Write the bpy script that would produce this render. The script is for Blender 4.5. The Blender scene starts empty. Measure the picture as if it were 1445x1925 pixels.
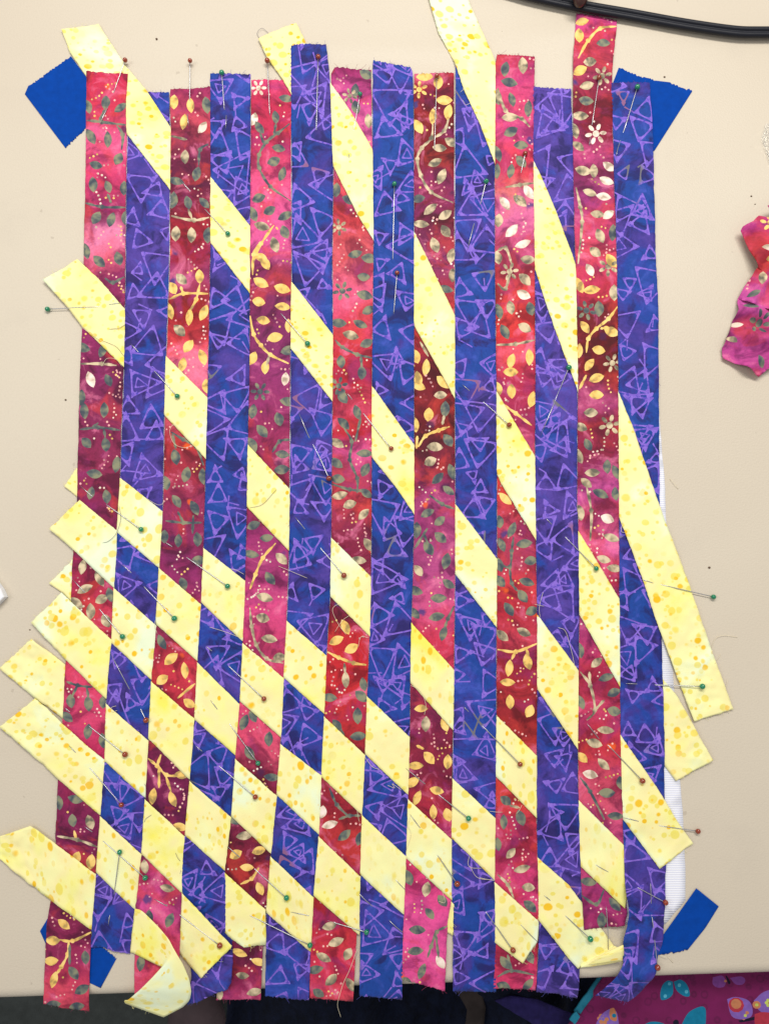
import bpy, math, random, bisect
import numpy as np
from mathutils import Vector, noise as mnoise
from mathutils.geometry import delaunay_2d_cdt
random.seed(7); rng = np.random.default_rng(7)
scene = bpy.context.scene
COL = scene.collection

# ------------------------------------------------------------------ camera
TH = math.radians(5.7); DIST = 0.584; FPX = 1390.0
CAMP = np.array([0, -DIST*math.sin(TH), DIST*math.cos(TH)])
cam = bpy.data.cameras.new("camera"); camo = bpy.data.objects.new("camera", cam); COL.objects.link(camo)
cam.sensor_fit = 'VERTICAL'; cam.sensor_height = 24; cam.lens = FPX/1925*24
cam.clip_start = 0.01; cam.clip_end = 50
camo.location = CAMP; camo.rotation_euler = (TH, 0, 0)
scene.camera = camo

# ------------------------------------------------------------------ light
w = bpy.data.worlds.new("World"); scene.world = w; w.use_nodes = True
bg = w.node_tree.nodes['Background']; bg.inputs[0].default_value = (0.98, 0.98, 1.0, 1); bg.inputs[1].default_value = 0.42
def area(name, loc, target, sx, sy, power, col):
    l = bpy.data.lights.new(name, 'AREA'); l.shape = 'RECTANGLE'; l.size = sx; l.size_y = sy
    l.energy = power; l.color = col
    o = bpy.data.objects.new(name, l); COL.objects.link(o); o.location = loc
    o.rotation_euler = (Vector(target)-Vector(loc)).to_track_quat('-Z', 'Y').to_euler()
area("ceiling_tube_light", (0.15, 0.85, 1.35), (0, 0.22, 0), 1.3, 0.24, 22.5, (1, 0.965, 0.915))
area("second_ceiling_light", (-1.3, 0.1, 1.8), (0, 0, 0), 0.3, 1.2, 9, (1, 0.98, 0.95))
scene.view_settings.view_transform = 'Standard'; scene.view_settings.look = 'None'
scene.view_settings.exposure = 0.0; scene.view_settings.gamma = 1

# ------------------------------------------------------------------ helpers
FW = np.array([0, math.sin(TH), -math.cos(TH)]); UP = np.array([0, math.cos(TH), math.sin(TH)])
def un(x, y, z=0.0):
    """point of the photograph laid on the horizontal plane at height z (metres)"""
    x = np.asarray(x, float); y = np.asarray(y, float)
    dx = (x-722.5); u = (962.5-y)
    dY = FW[1]*FPX + UP[1]*u; dZ = FW[2]*FPX + UP[2]*u
    t = (z - CAMP[2])/dZ
    return dx*t, CAMP[1] + dY*t
def P(x, y, z=0.0):
    a, b = un(x, y, 0.0) if abs(z) < 0.02 else un(x, y, z)
    return (float(a), float(b), float(z))
def lin(c):
    out = []
    for v in c[:3]:
        v /= 255.0
        out.append(v/12.92 if v <= 0.04045 else ((v+0.055)/1.055)**2.4)
    return out
def L4(c, k=1.0):
    return tuple(min(0.95, v*k) for v in lin(c)) + (1,)
def sm(t):
    t = np.clip(t, -1, 1)*0.5+0.5
    return t*t*(3-2*t)

# smooth cheap 2D noise shared by every layer of the weaving (gentle lie of the cloth)
_ph = rng.uniform(0, 6.28, (24,)); _an = rng.uniform(0, 3.14, (24,))
_wl = np.concatenate([rng.uniform(60, 170, 8), rng.uniform(25, 60, 16)])
def lie(x, y):
    s = 0
    for k in range(24):
        a = 0.00011 if k < 8 else 0.000045
        s = s + a*np.sin(6.283*(x*math.cos(_an[k])+y*math.sin(_an[k]))/_wl[k]+_ph[k])
    return s + 0.0006
BASE, AMP, THK = 0.0014, 0.00055, 0.00024

def put(ob, label=None, cat=None, group=None, kind=None, parent=None):
    if ob.name not in COL.objects: COL.objects.link(ob)
    if parent is not None: ob.parent = parent
    if label: ob['label'] = label
    if cat: ob['category'] = cat
    if group: ob['group'] = group
    if kind: ob['kind'] = kind
    return ob
def mesh_ob(name, verts, faces, mats, midx=None, uvs=None, smooth=True):
    me = bpy.data.meshes.new(name)
    me.from_pydata([tuple(map(float, v)) for v in verts], [], faces)
    for m in mats: me.materials.append(m)
    if midx is not None: me.polygons.foreach_set('material_index', np.asarray(midx, dtype=np.int32))
    if smooth: me.polygons.foreach_set('use_smooth', np.ones(len(me.polygons), dtype=bool))
    if uvs is not None:
        uvl = me.uv_layers.new(name='UVMap')
        li = np.zeros(len(me.loops), dtype=np.int32); me.loops.foreach_get('vertex_index', li)
        uvl.data.foreach_set('uv', np.asarray(uvs, dtype=np.float32)[li].ravel())
    me.update()
    return bpy.data.objects.new(name, me)
def solid(ob, t, rim=None):
    m = ob.modifiers.new('thickness', 'SOLIDIFY'); m.thickness = t; m.offset = -1; m.use_even_offset = False
    if rim is not None: m.material_offset_rim = rim
    return ob

# ------------------------------------------------------------------ materials
class NT:
    def __init__(s, name, rough=0.8, spec=0.25):
        s.m = bpy.data.materials.new(name); s.m.use_nodes = True; s.n = s.m.node_tree.nodes; s.l = s.m.node_tree.links
        s.b = s.n['Principled BSDF']; s.b.inputs['Roughness'].default_value = rough
        s.b.inputs['Specular IOR Level'].default_value = spec
    def node(s, t, **kw):
        n = s.n.new(t)
        for k, v in kw.items():
            setattr(n, k, v)
        return n
    def link(s, a, b): s.l.new(a, b)
    def noise(s, vec, scale, detail=3, rough=0.5, dist=0.0, off=None):
        n = s.n.new('ShaderNodeTexNoise'); n.inputs['Scale'].default_value = scale; n.inputs['Detail'].default_value = detail
        n.inputs['Roughness'].default_value = rough; n.inputs['Distortion'].default_value = dist
        if off is not None:
            a = s.n.new('ShaderNodeVectorMath'); a.operation = 'ADD'; a.inputs[1].default_value = (off, off*1.7, off*0.3)
            s.l.new(vec, a.inputs[0]); vec = a.outputs[0]
        s.l.new(vec, n.inputs['Vector']); return n.outputs['Fac']
    def math(s, op, a, b=None, c=None, clamp=False):
        n = s.n.new('ShaderNodeMath'); n.operation = op; n.use_clamp = clamp
        for i, v in enumerate((a, b, c)):
            if v is None: continue
            if isinstance(v, (int, float)): n.inputs[i].default_value = v
            else: s.l.new(v, n.inputs[i])
        return n.outputs[0]
    def rng(s, v, a, b, c=0.0, d=1.0, smooth=False):
        n = s.n.new('ShaderNodeMapRange'); n.inputs[1].default_value = a; n.inputs[2].default_value = b
        n.inputs[3].default_value = c; n.inputs[4].default_value = d
        if smooth: n.interpolation_type = 'SMOOTHSTEP'
        s.l.new(v, n.inputs[0]); return n.outputs[0]
    def mix(s, fac, a, b, mode='MIX'):
        n = s.n.new('ShaderNodeMix'); n.data_type = 'RGBA'; n.blend_type = mode; n.clamp_factor = True
        for sock, v in ((n.inputs[0], fac), (n.inputs[6], a), (n.inputs[7], b)):
            if isinstance(v, (int, float)): sock.default_value = v
            elif isinstance(v, tuple): sock.default_value = v
            else: s.l.new(v, sock)
        return n.outputs[2]
    def ramp(s, fac, stops, interp='LINEAR'):
        n = s.n.new('ShaderNodeValToRGB'); cr = n.color_ramp; cr.interpolation = interp
        while len(cr.elements) > 1: cr.elements.remove(cr.elements[-1])
        cr.elements[0].position = stops[0][0]; cr.elements[0].color = stops[0][1]
        for p, c in stops[1:]:
            e = cr.elements.new(p); e.color = c
        s.l.new(fac, n.inputs[0]); return n.outputs[0]
    def uv(s): return s.n.new('ShaderNodeUVMap').outputs[0]
    def obj(s): return s.n.new('ShaderNodeTexCoord').outputs['Object']
    def base(s, c):
        if isinstance(c, tuple): s.b.inputs['Base Color'].default_value = c
        else: s.l.new(c, s.b.inputs['Base Color'])
    def bump(s, h, dist=0.0002, strength=0.5):
        n = s.n.new('ShaderNodeBump'); n.inputs['Distance'].default_value = dist; n.inputs['Strength'].default_value = strength
        s.l.new(h, n.inputs['Height']); s.l.new(n.outputs[0], s.b.inputs['Normal'])
def cloth_bump(t, uv, k=1.0):
    a = t.noise(uv, 55, 2, 0.5); b = t.noise(uv, 900, 2, 0.6)
    h = t.math('MULTIPLY_ADD', b, 0.10, a)
    t.bump(h, 0.0016*k, 0.55)
    t.b.inputs['Sheen Weight'].default_value = 0.05

KC = 0.98
Y0 = float(un(700, 0)[1]); Y1 = float(un(700, 1925)[1])
def red_base(i, stops):
    t = NT('red_batik_dye_%d' % i, 0.72, 0.3); uv = t.uv()
    sx = t.node('ShaderNodeSeparateXYZ'); t.link(uv, sx.inputs[0])
    pos = t.rng(sx.outputs[1], Y0, Y1)
    n1 = t.noise(uv, 38, 3, 0.6, 0.6, off=i*3.1); n2 = t.noise(uv, 110, 4, 0.6, 0.4, off=i*1.7)
    f = t.math('ADD', pos, t.math('MULTIPLY', t.math('SUBTRACT', n1, 0.5), 0.055))
    f = t.math('ADD', f, t.math('MULTIPLY', t.math('SUBTRACT', n2, 0.5), 0.022))
    st = [((float(un(700, y)[1])-Y0)/(Y1-Y0), L4(c, KC)) for y, c in stops][:32]
    c = t.ramp(f, st)
    # watercolour clouds
    n3 = t.noise(uv, 42, 5, 0.58, 1.0, off=i*5.3)
    dark = t.rng(n3, 0.49, 0.62); c = t.mix(t.math('MULTIPLY', dark, 0.85), c, t.mix(1.0, c, (0.34, 0.16, 0.36, 1), 'MULTIPLY'))
    n6 = t.noise(uv, 28, 4, 0.55, 1.0, off=i*7.7+2)
    c = t.mix(t.rng(n6, 0.56, 0.66, 0, 0.5), c, L4((214, 64, 52), KC)); c = t.mix(t.rng(n6, 0.44, 0.33, 0, 0.5), c, L4((150, 42, 112), KC))
    lt = t.rng(n3, 0.43, 0.30); c = t.mix(t.math('MULTIPLY', lt, 0.6), c, L4((246, 132, 172), KC))
    n5 = t.noise(uv, 420, 3, 0.7, off=i*2.2)
    c = t.mix(0.55, c, t.mix(1.0, c, t.ramp(n5, [(0.3, (0.7, 0.66, 0.7, 1)), (0.7, (1.25, 1.2, 1.2, 1))]), 'MULTIPLY'))
    # drops of orange and ink blue
    for sc, colr, off, th in ((34, (240, 95, 25), 4.4, 0.55), (30, (25, 55, 125), 9.1, 0.62), (26, (70, 25, 70), 2.7, 0.4)):
        v = t.node('ShaderNodeTexVoronoi'); v.inputs['Scale'].default_value = sc
        a = t.node('ShaderNodeVectorMath', operation='ADD'); a.inputs[1].default_value = (off+i*2.9, off*2, 0); t.link(uv, a.inputs[0])
        nn = t.node('ShaderNodeTexNoise'); nn.inputs['Scale'].default_value = 150; t.link(uv, nn.inputs['Vector'])
        sc2 = t.node('ShaderNodeVectorMath', operation='SCALE'); sc2.inputs['Scale'].default_value = 0.006; t.link(nn.outputs['Color'], sc2.inputs[0])
        a2 = t.node('ShaderNodeVectorMath', operation='ADD'); t.link(a.outputs[0], a2.inputs[0]); t.link(sc2.outputs[0], a2.inputs[1])
        t.link(a2.outputs[0], v.inputs['Vector'])
        cs = t.node('ShaderNodeSeparateColor'); t.link(v.outputs['Color'], cs.inputs[0])
        on = t.math('GREATER_THAN', cs.outputs[0], th)
        m = t.math('MULTIPLY', t.rng(v.outputs['Distance'], 0.13, 0.05, smooth=True), on)
        c = t.mix(t.math('MULTIPLY', m, 0.8), c, L4(colr, KC))
    t.base(c); cloth_bump(t, uv); return t.m
def tone(name, c1, c2, c3):
    t = NT(name, 0.7, 0.3); uv = t.uv()
    n = t.noise(uv, 130, 2, 0.5, 0.3)
    c = t.ramp(n, [(0.36, L4(c1, KC)), (0.48, L4(c2, KC)), (0.62, L4(c3, KC))])
    t.base(c); cloth_bump(t, uv); return t.m
TONE = {
 'g': tone('leaf_print_slate', (66, 74, 84), (98, 106, 100), (140, 140, 112)),
 'c': tone('leaf_print_taupe', (104, 98, 84), (168, 152, 122), (222, 202, 165)),
 'y': tone('leaf_print_gold', (172, 142, 84), (240, 196, 105), (250, 214, 130)),
 'w': tone('leaf_print_white', (176, 156, 134), (234, 212, 192), (252, 234, 222)),
 'p': tone('dot_print_pink', (170, 120, 120), (235, 165, 165), (250, 195, 180)),
}
def blue_base(i, bias):
    t = NT('indigo_batik_dye_%d' % i, 0.72, 0.3); uv = t.uv()
    n1 = t.noise(uv, 24, 3, 0.55, 0.8, off=i*2.3); n2 = t.noise(uv, 48, 5, 0.6, 1.0, off=i*4.1); n3 = t.noise(uv, 420, 3, 0.7, off=i)
    f = t.math('ADD', t.math('MULTIPLY', n1, 0.75), t.math('MULTIPLY', n2, 0.25))
    c = t.ramp(t.math('ADD', f, bias), [(0.40, L4((18, 64, 148), KC)), (0.46, L4((30, 62, 154), KC)), (0.53, L4((58, 50, 140), KC)), (0.62, L4((80, 60, 152), KC))])
    dk = t.rng(n2, 0.50, 0.62); c = t.mix(t.math('MULTIPLY', dk, 0.8), c, L4((24, 20, 84), KC))
    lt = t.rng(n2, 0.44, 0.30); c = t.mix(t.math('MULTIPLY', lt, 0.45), c, L4((82, 96, 206), KC))
    c = t.mix(0.6, c, t.mix(1.0, c, t.ramp(n3, [(0.3, (0.72, 0.72, 0.78, 1)), (0.7, (1.3, 1.25, 1.2, 1))]), 'MULTIPLY'))
    t.base(c); cloth_bump(t, uv); return t.m
def make_lav():
    t = NT('wax_line_lavender', 0.72, 0.3); uv = t.uv()
    n = t.noise(uv, 16, 2, 0.5); n2 = t.noise(uv, 260, 2, 0.6); n3 = t.noise(uv, 300, 2, 0.6)
    c = t.ramp(n2, [(0.3, L4((106, 80, 188), KC)), (0.6, L4((140, 108, 212), KC))])
    c = t.mix(t.rng(n3, 0.56, 0.62, 0, 0.8), c, L4((66, 60, 172), KC))
    c = t.mix(t.rng(n, 0.65, 0.68), c, L4((112, 110, 118), KC))
    c = t.mix(t.rng(n, 0.36, 0.33), c, L4((140, 92, 132), KC))
    t.base(c); cloth_bump(t, uv); return t.m
LAV = make_lav()
def make_yellow(i, dens=0.6, tint=0.5):
    t = NT('yellow_dotted_batik_%d' % i, 0.75, 0.25); uv = t.uv()
    n1 = t.noise(uv, 17, 3, 0.5, 0.3, off=i*3.7); n2 = t.noise(uv, 60, 4, 0.6, 0.4, off=i*1.9)
    f = t.math('ADD', t.math('MULTIPLY', n1, 0.8), t.math('MULTIPLY', n2, 0.2))
    c = t.ramp(f, [(0.38, L4((240, 250, 214), .95)), (0.46, L4((251, 248, 178), .95)), (0.53, L4((253, 241, 172), .95)), (0.59, L4((252, 246, 158), .95)), (0.68, L4((250, 240, 104), .95))])
    for k, (sc, r0, r1, th) in enumerate(((112, 0.22, 0.38, 0.0), (165, 0.20, 0.34, 0.12), (64, 0.12, 0.24, 0.40))):
        v = t.node('ShaderNodeTexVoronoi'); v.inputs['Scale'].default_value = sc; v.inputs['Randomness'].default_value = 0.85
        a = t.node('ShaderNodeVectorMath', operation='ADD'); a.inputs[1].default_value = (i*1.3+k*7, k*3.1+i*0.7, 0); t.link(uv, a.inputs[0]); t.link(a.outputs[0], v.inputs['Vector'])
        cs = t.node('ShaderNodeSeparateColor'); t.link(v.outputs['Color'], cs.inputs[0])
        on = t.math('GREATER_THAN', cs.outputs[0], th)
        rad = t.math('MULTIPLY_ADD', cs.outputs[1], r1-r0, r0)
        dd = t.math('SUBTRACT', v.outputs['Distance'], rad)
        wob = t.math('MULTIPLY', t.math('SUBTRACT', t.noise(uv, 220, 1, 0.5), 0.5), 0.09)
        m = t.math('MULTIPLY', t.rng(t.math('ADD', dd, wob), 0.05, -0.05, smooth=True), on)
        cl = t.noise(uv, 22, 1, 0.5, off=k*2.0+i)
        m = t.math('MULTIPLY', m, t.rng(cl, 0.36, 0.50, 0.30, 1.0))
        m = t.math('MULTIPLY', m, t.math('MULTIPLY_ADD', cs.outputs[2], 0.3, 0.7))
        c = t.mix(m, c, t.ramp(cs.outputs[2], [(0.0, L4((242, 226, 84), .93)), (0.45, L4((249, 216, 66), .93)), (1.0, L4((250, 198, 34), .93))]))
    t.base(c); cloth_bump(t, uv, 1.1)
    t.b.inputs['Subsurface Weight'].default_value = 0.0
    return t.m
def simple(name, c, rough=0.6, spec=0.4, var=0.0, scale=200, bump=0.0, bs=800, metal=0.0):
    t = NT(name, rough, spec); o = t.obj()
    if var:
        n = t.noise(o, scale, 3, 0.6)
        t.base(t.ramp(n, [(0.3, tuple(v*(1-var) for v in c[:3])+(1,)), (0.7, tuple(min(1, v*(1+var)) for v in c[:3])+(1,))]))
    else: t.base(c)
    t.b.inputs['Metallic'].default_value = metal
    if bump: t.bump(t.noise(o, bs, 3, 0.6), bump, 0.6)
    return t.m

# ------------------------------------------------------------------ table
def make_table_mat():
    t = NT('beige_vinyl', 0.42, 0.35); o = t.obj()
    n1 = t.noise(o, 3.0, 3, 0.5); n2 = t.noise(o, 700, 2, 0.6); n3 = t.noise(o, 14, 4, 0.6); n4 = t.noise(o, 1500, 2, 0.5)
    c = t.ramp(n1, [(0.35, (0.610, 0.532, 0.418, 1)), (0.65, (0.650, 0.577, 0.458, 1))])
    c = t.mix(t.rng(n3, 0.58, 0.72, 0, 0.10), c, (0.42, 0.37, 0.31, 1))
    c = t.mix(t.rng(n2, 0.45, 0.62, 0, 0.10), c, (0.47, 0.40, 0.33, 1))
    n5 = t.noise(o, 90, 2, 0.5, off=5.0)
    c = t.mix(t.rng(n5, 0.735, 0.75, 0, 0.30), c, (0.30, 0.24, 0.18, 1))
    t.base(c)
    h = t.math('MULTIPLY_ADD', n4, 0.35, n2); h = t.math('MULTIPLY_ADD', t.noise(o, 9, 2, 0.4), 5.0, h)
    t.bump(h, 0.00032, 0.55); return t.m
TM = make_table_mat()
eL = np.array(P(-60, 1887)[:2]); eR = np.array(P(1505, 1835)[:2])
d = (eR-eL)/np.linalg.norm(eR-eL); nrm = np.array([-d[1], d[0]])    # away from the viewer
A0 = eL - d*0.5; B0 = eR + d*0.5
prof = [(1.1, 0.0), (1.0, 0.0), (0.92, 0.0)] + [(0.88-0.004*k, 0.0) for k in range(0, 51)] + [(0.65-0.05*k, 0.0) for k in range(0, 13)] + [(0.010, 0.0)]
for k in range(1, 9):
    a = math.pi/2*k/8
    prof.append((0.010-0.010*math.sin(a), -0.010+0.010*math.cos(a)))
prof += [(0.0, -0.03), (0.004, -0.032)]
vs = []; fs = []
N = 90
def shade_swell(x, y):  # shallow ridges added to the top so their slopes imitate soft shadow bands
    yc = 0.3655-0.004*math.sin(x*9)+0.02*x
    return 0.0009*math.exp(-((y-yc)/0.011)**2)*(0.5+0.5*math.tanh((0.03-x)*18))+0.0008*math.exp(-((y-yc-0.026)/0.010)**2)*math.exp(-((x-0.02)/0.11)**2)+0.0011*math.exp(-((y-0.405)/0.012)**2)*math.exp(-((x-0.16)/0.08)**2)
for k, (t_, z) in enumerate(prof):
    for j in range(N+1):
        p = A0 + (B0-A0)*j/N + nrm*t_
        z2 = z+(shade_swell(p[0], p[1]) if z == 0 else 0)
        vs.append((p[0], p[1], z2))
for k in range(len(prof)-1):
    for j in range(N):
        a = k*(N+1)+j; fs.append((a, a+N+1, a+N+2, a+1))
table = bpy.data.objects.new('table', None); COL.objects.link(table)
put(table, "beige vinyl covered work table with a rounded front edge under the woven strips", "table")
top = mesh_ob('table_top', vs, fs, [TM]); put(top, parent=table)
# underside and legs
def box(cx, cy, cz, sx, sy, sz):
    v = [(cx+a*sx/2, cy+b*sy/2, cz+c*sz/2) for a in (-1, 1) for b in (-1, 1) for c in (-1, 1)]
    f = [(0, 1, 3, 2), (4, 6, 7, 5), (0, 4, 5, 1), (2, 3, 7, 6), (0, 2, 6, 4), (1, 5, 7, 3)]
    return v, f
dark_metal = simple('table_leg_paint', (0.05, 0.05, 0.055, 1), 0.5)
under_m = simple('table_underside', (0.25, 0.21, 0.16, 1), 0.8)
q = [A0+nrm*0.004, B0+nrm*0.004, B0+nrm*0.85, A0+nrm*0.85]
under = mesh_ob('underside', [(p[0], p[1], -0.0321) for p in q], [(0, 3, 2, 1)], [under_m], smooth=False); put(under, parent=table)
for (s, t_) in ((0.1, 0.10), (0.9, 0.10), (0.1, 0.78), (0.9, 0.78)):
    p = A0+(B0-A0)*s+nrm*t_
    v, f = box(p[0], p[1], -0.389, 0.03, 0.03, 0.712)
    put(mesh_ob('leg', v, f, [dark_metal], smooth=False), parent=table)

# ------------------------------------------------------------------ layout data, read on the table plane in photograph pixels
# shared seams between neighbouring upright strips (x, y)
E = [
 [(165,138),(164,240),(162,380),(160,450),(157,616),(152,710),(148,879),(148,920),(140,1038),(136,1125),(126,1241),(121,1350),(112,1464),(107,1580),(98,1690),(91,1732),(88,1790),(83,1886)],
 [(243,142),(239,204),(241,260),(239,380),(238,500),(237,581),(235,692),(231,796),(228,900),(222,997),(221,1038),(216,1107),(212,1201),(207,1246),(202,1315),(199,1424),(191,1528),(183,1639),(175,1739),(170,1850),(168,1903)],
 [(320,172),(322,256),(321,360),(320,500),(317,588),(314,675),(311,779),(308,950),(304,1021),(301,1066),(298,1125),(294,1194),(287,1263),(284,1332),(280,1400),(275,1497),(268,1604),(256,1704)],
 [(397,140),(397,336),(397,457),(394,623),(391,748),(388,862),(386,950),(384,1031),(379,1135),(372,1249),(367,1350),(364,1400),(358,1466),(349,1566),(344,1677)],
 [(472,142),(471,426),(470,692),(467,831),(465,952),(462,1090),(458,1194),(452,1315),(445,1400),(436,1531),(429,1594),(424,1635)],
 [(549,150),(548,277),(549,500),(547,658),(545,920),(543,1073),(540,1166),(534,1274),(529,1384),(521,1493),(510,1604),(502,1708)],
 [(622,140),(627,329),(625,500),(626,630),(625,755),(624,900),(623,1004),(621,1125),(614,1232),(610,1343),(607,1400),(600,1566),(590,1680),(585,1784)],
 [(700,118),(700,277),(702,457),(699,727),(699,862),(698,1038),(695,1194),(690,1308),(687,1400),(680,1538),(677,1642),(675,1740)],
 [(776,140),(777,183),(778,440),(778,616),(778,831),(778,966),(775,1107),(772,1194),(770,1374),(767,1486),(763,1608),(759,1711)],
 [(854,121),(854,500),(854,744),(855,900),(855,1080),(853,1246),(851,1364),(850,1452),(848,1573),(848,1687)],
 [(930,120),(929,300),(929,500),(932,737),(933,895),(933,1047),(932,1179),(932,1345),(930,1532),(928,1656)],
 [(1002,110),(1001,302),(1004,500),(1005,714),(1004,857),(1005,975),(1008,1156),(1008,1296),(1007,1532),(1009,1611)],
 [(1072,170),(1075,264),(1078,450),(1080,499),(1084,714),(1084,789),(1083,950),(1085,975),(1087,1164),(1084,1390),(1085,1475),(1089,1626)],
 [(1148,120),(1150,240),(1151,302),(1156,450),(1159,580),(1160,714),(1161,950),(1162,1126),(1164,1390),(1166,1475),(1170,1589)],
 [(1219,158),(1225,264),(1231,500),(1235,563),(1236,752),(1237,900),(1241,1202),(1246,1390),(1246,1438),(1249,1626)],
]
GAP = [0,1.3,1.6,0.6,0.5,1.4,0.8,0.8,0.7,1.1,0.9,0.5,0.8,0.6,0]
# (kind, top end, left tail, bottom end, right tail)
COLS = [
 ('r', [(165,138),(205,141),(243,142)], [], [(83,1886),(120,1894),(168,1903)], []),
 ('b', [(242,173),(275,176),(320,176)], [], [(172,1778),(196,1779),(222,1787),(247,1791)], [(252,1740),(247,1791)]),
 ('r', [(321,170),(360,169),(397,166)], [(256,1704),(254,1798),(253,1874)], [(253,1874),(290,1872),(330,1850),(341,1800)], [(341,1746),(340,1800)]),
 ('b', [(396,141),(430,141),(472,142)], [(343,1640),(346,1711),(356,1780),(362,1830),(356,1866)], [(353,1888),(372,1883),(400,1866),(432,1848)], [(424,1645),(432,1701),(439,1770),(441,1832)]),
 ('r', [(473,152),(510,153),(549,153)], [(424,1640),(432,1720),(440,1790),(412,1850)], [(406,1879),(450,1878),(491,1879)], [(500,1712),(495,1800),(491,1879)]),
 ('b', [(541,91),(580,86),(614,87)], [(502,1710),(498,1871)], [(498,1871),(540,1876),(581,1881)], [(585,1784),(581,1881)]),
 ('r', [(629,129),(665,133),(698,134)], [(583,1800),(582,1876)], [(582,1876),(625,1880),(664,1883)], [(671,1753),(664,1883)]),
 ('b', [(701,116),(735,122),(772,130)], [(677,1746),(675,1871)], [(675,1873),(715,1876),(756,1881)], [(757,1760),(756,1881)]),
 ('r', [(778,141),(815,140),(853,140)], [(759,1711),(753,1839)], [(753,1839),(790,1848),(836,1862)], [(848,1690),(841,1732),(836,1862)]),
 ('b', [(855,121),(890,124),(929,120)], [(850,1746),(850,1862)], [(850,1862),(890,1863),(932,1865)], [(930,1700),(932,1865)]),
 ('r', [(933,105),(970,107),(1004,110)], [(930,1777),(926,1856)], [(926,1856),(965,1858),(1006,1860)], [(1012,1732),(1006,1860)]),
 ('b', [(1000,165),(1035,168),(1072,170)], [(1012,1732),(1007,1864)], [(1007,1864),(1050,1870),(1087,1883)], [(1092,1694),(1088,1777),(1087,1883)]),
 ('r', [(1081,29),(1120,33),(1158,41)], [(1092,1694),(1095,1745)], [(1095,1745),(1130,1741),(1171,1736)], [(1177,1713),(1171,1736)]),
 ('b', [(1146,158),(1180,157),(1219,158)], [(1171,1664),(1177,1713),(1167,1758),(1168,1807),(1145,1841),(1119,1873)], [(1119,1873),(1150,1883),(1185,1894)], [(1247,1702),(1241,1770),(1228,1822),(1202,1868),(1185,1894)]),
]
LE, RE = [], []
for i in range(14):
    k, te, lt, be, rt = COLS[i]
    l = [p for p in E[i] if not lt or p[1] < lt[0][1]-3]+lt
    r = [p for p in E[i+1] if not rt or p[1] < rt[0][1]-3]+rt
    if te[0][1] < l[0][1]: l = [te[0]]+l
    if te[-1][1] < r[0][1]: r = [te[-1]]+r
    l = [p for p in l if te[0][1]+0.5 < p[1] < be[0][1]+1]; r = [p for p in r if te[-1][1]+0.5 < p[1] < max(be[-1][1], r[-1][1] if rt else 0)+1]
    if i == 12:
        l = [(1079,60),(1075,113),(1075,302)]+[p for p in l if p[1] > 310]; r = [(1157,60),(1149,132),(1151,302)]+[p for p in r if p[1] > 310]
    if i == 5: r = [(621,152)]+[p for p in r if p[1] > 160]; l = [(546,150)]+[p for p in l if p[1] > 160]
    l = [te[0]]+l; r = [te[-1]]+r
    LE.append(np.array(l, float)); RE.append(np.array(r, float))
def seamx(b, y):
    e = np.array(E[b]); return np.interp(y, e[:, 1], e[:, 0])

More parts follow.
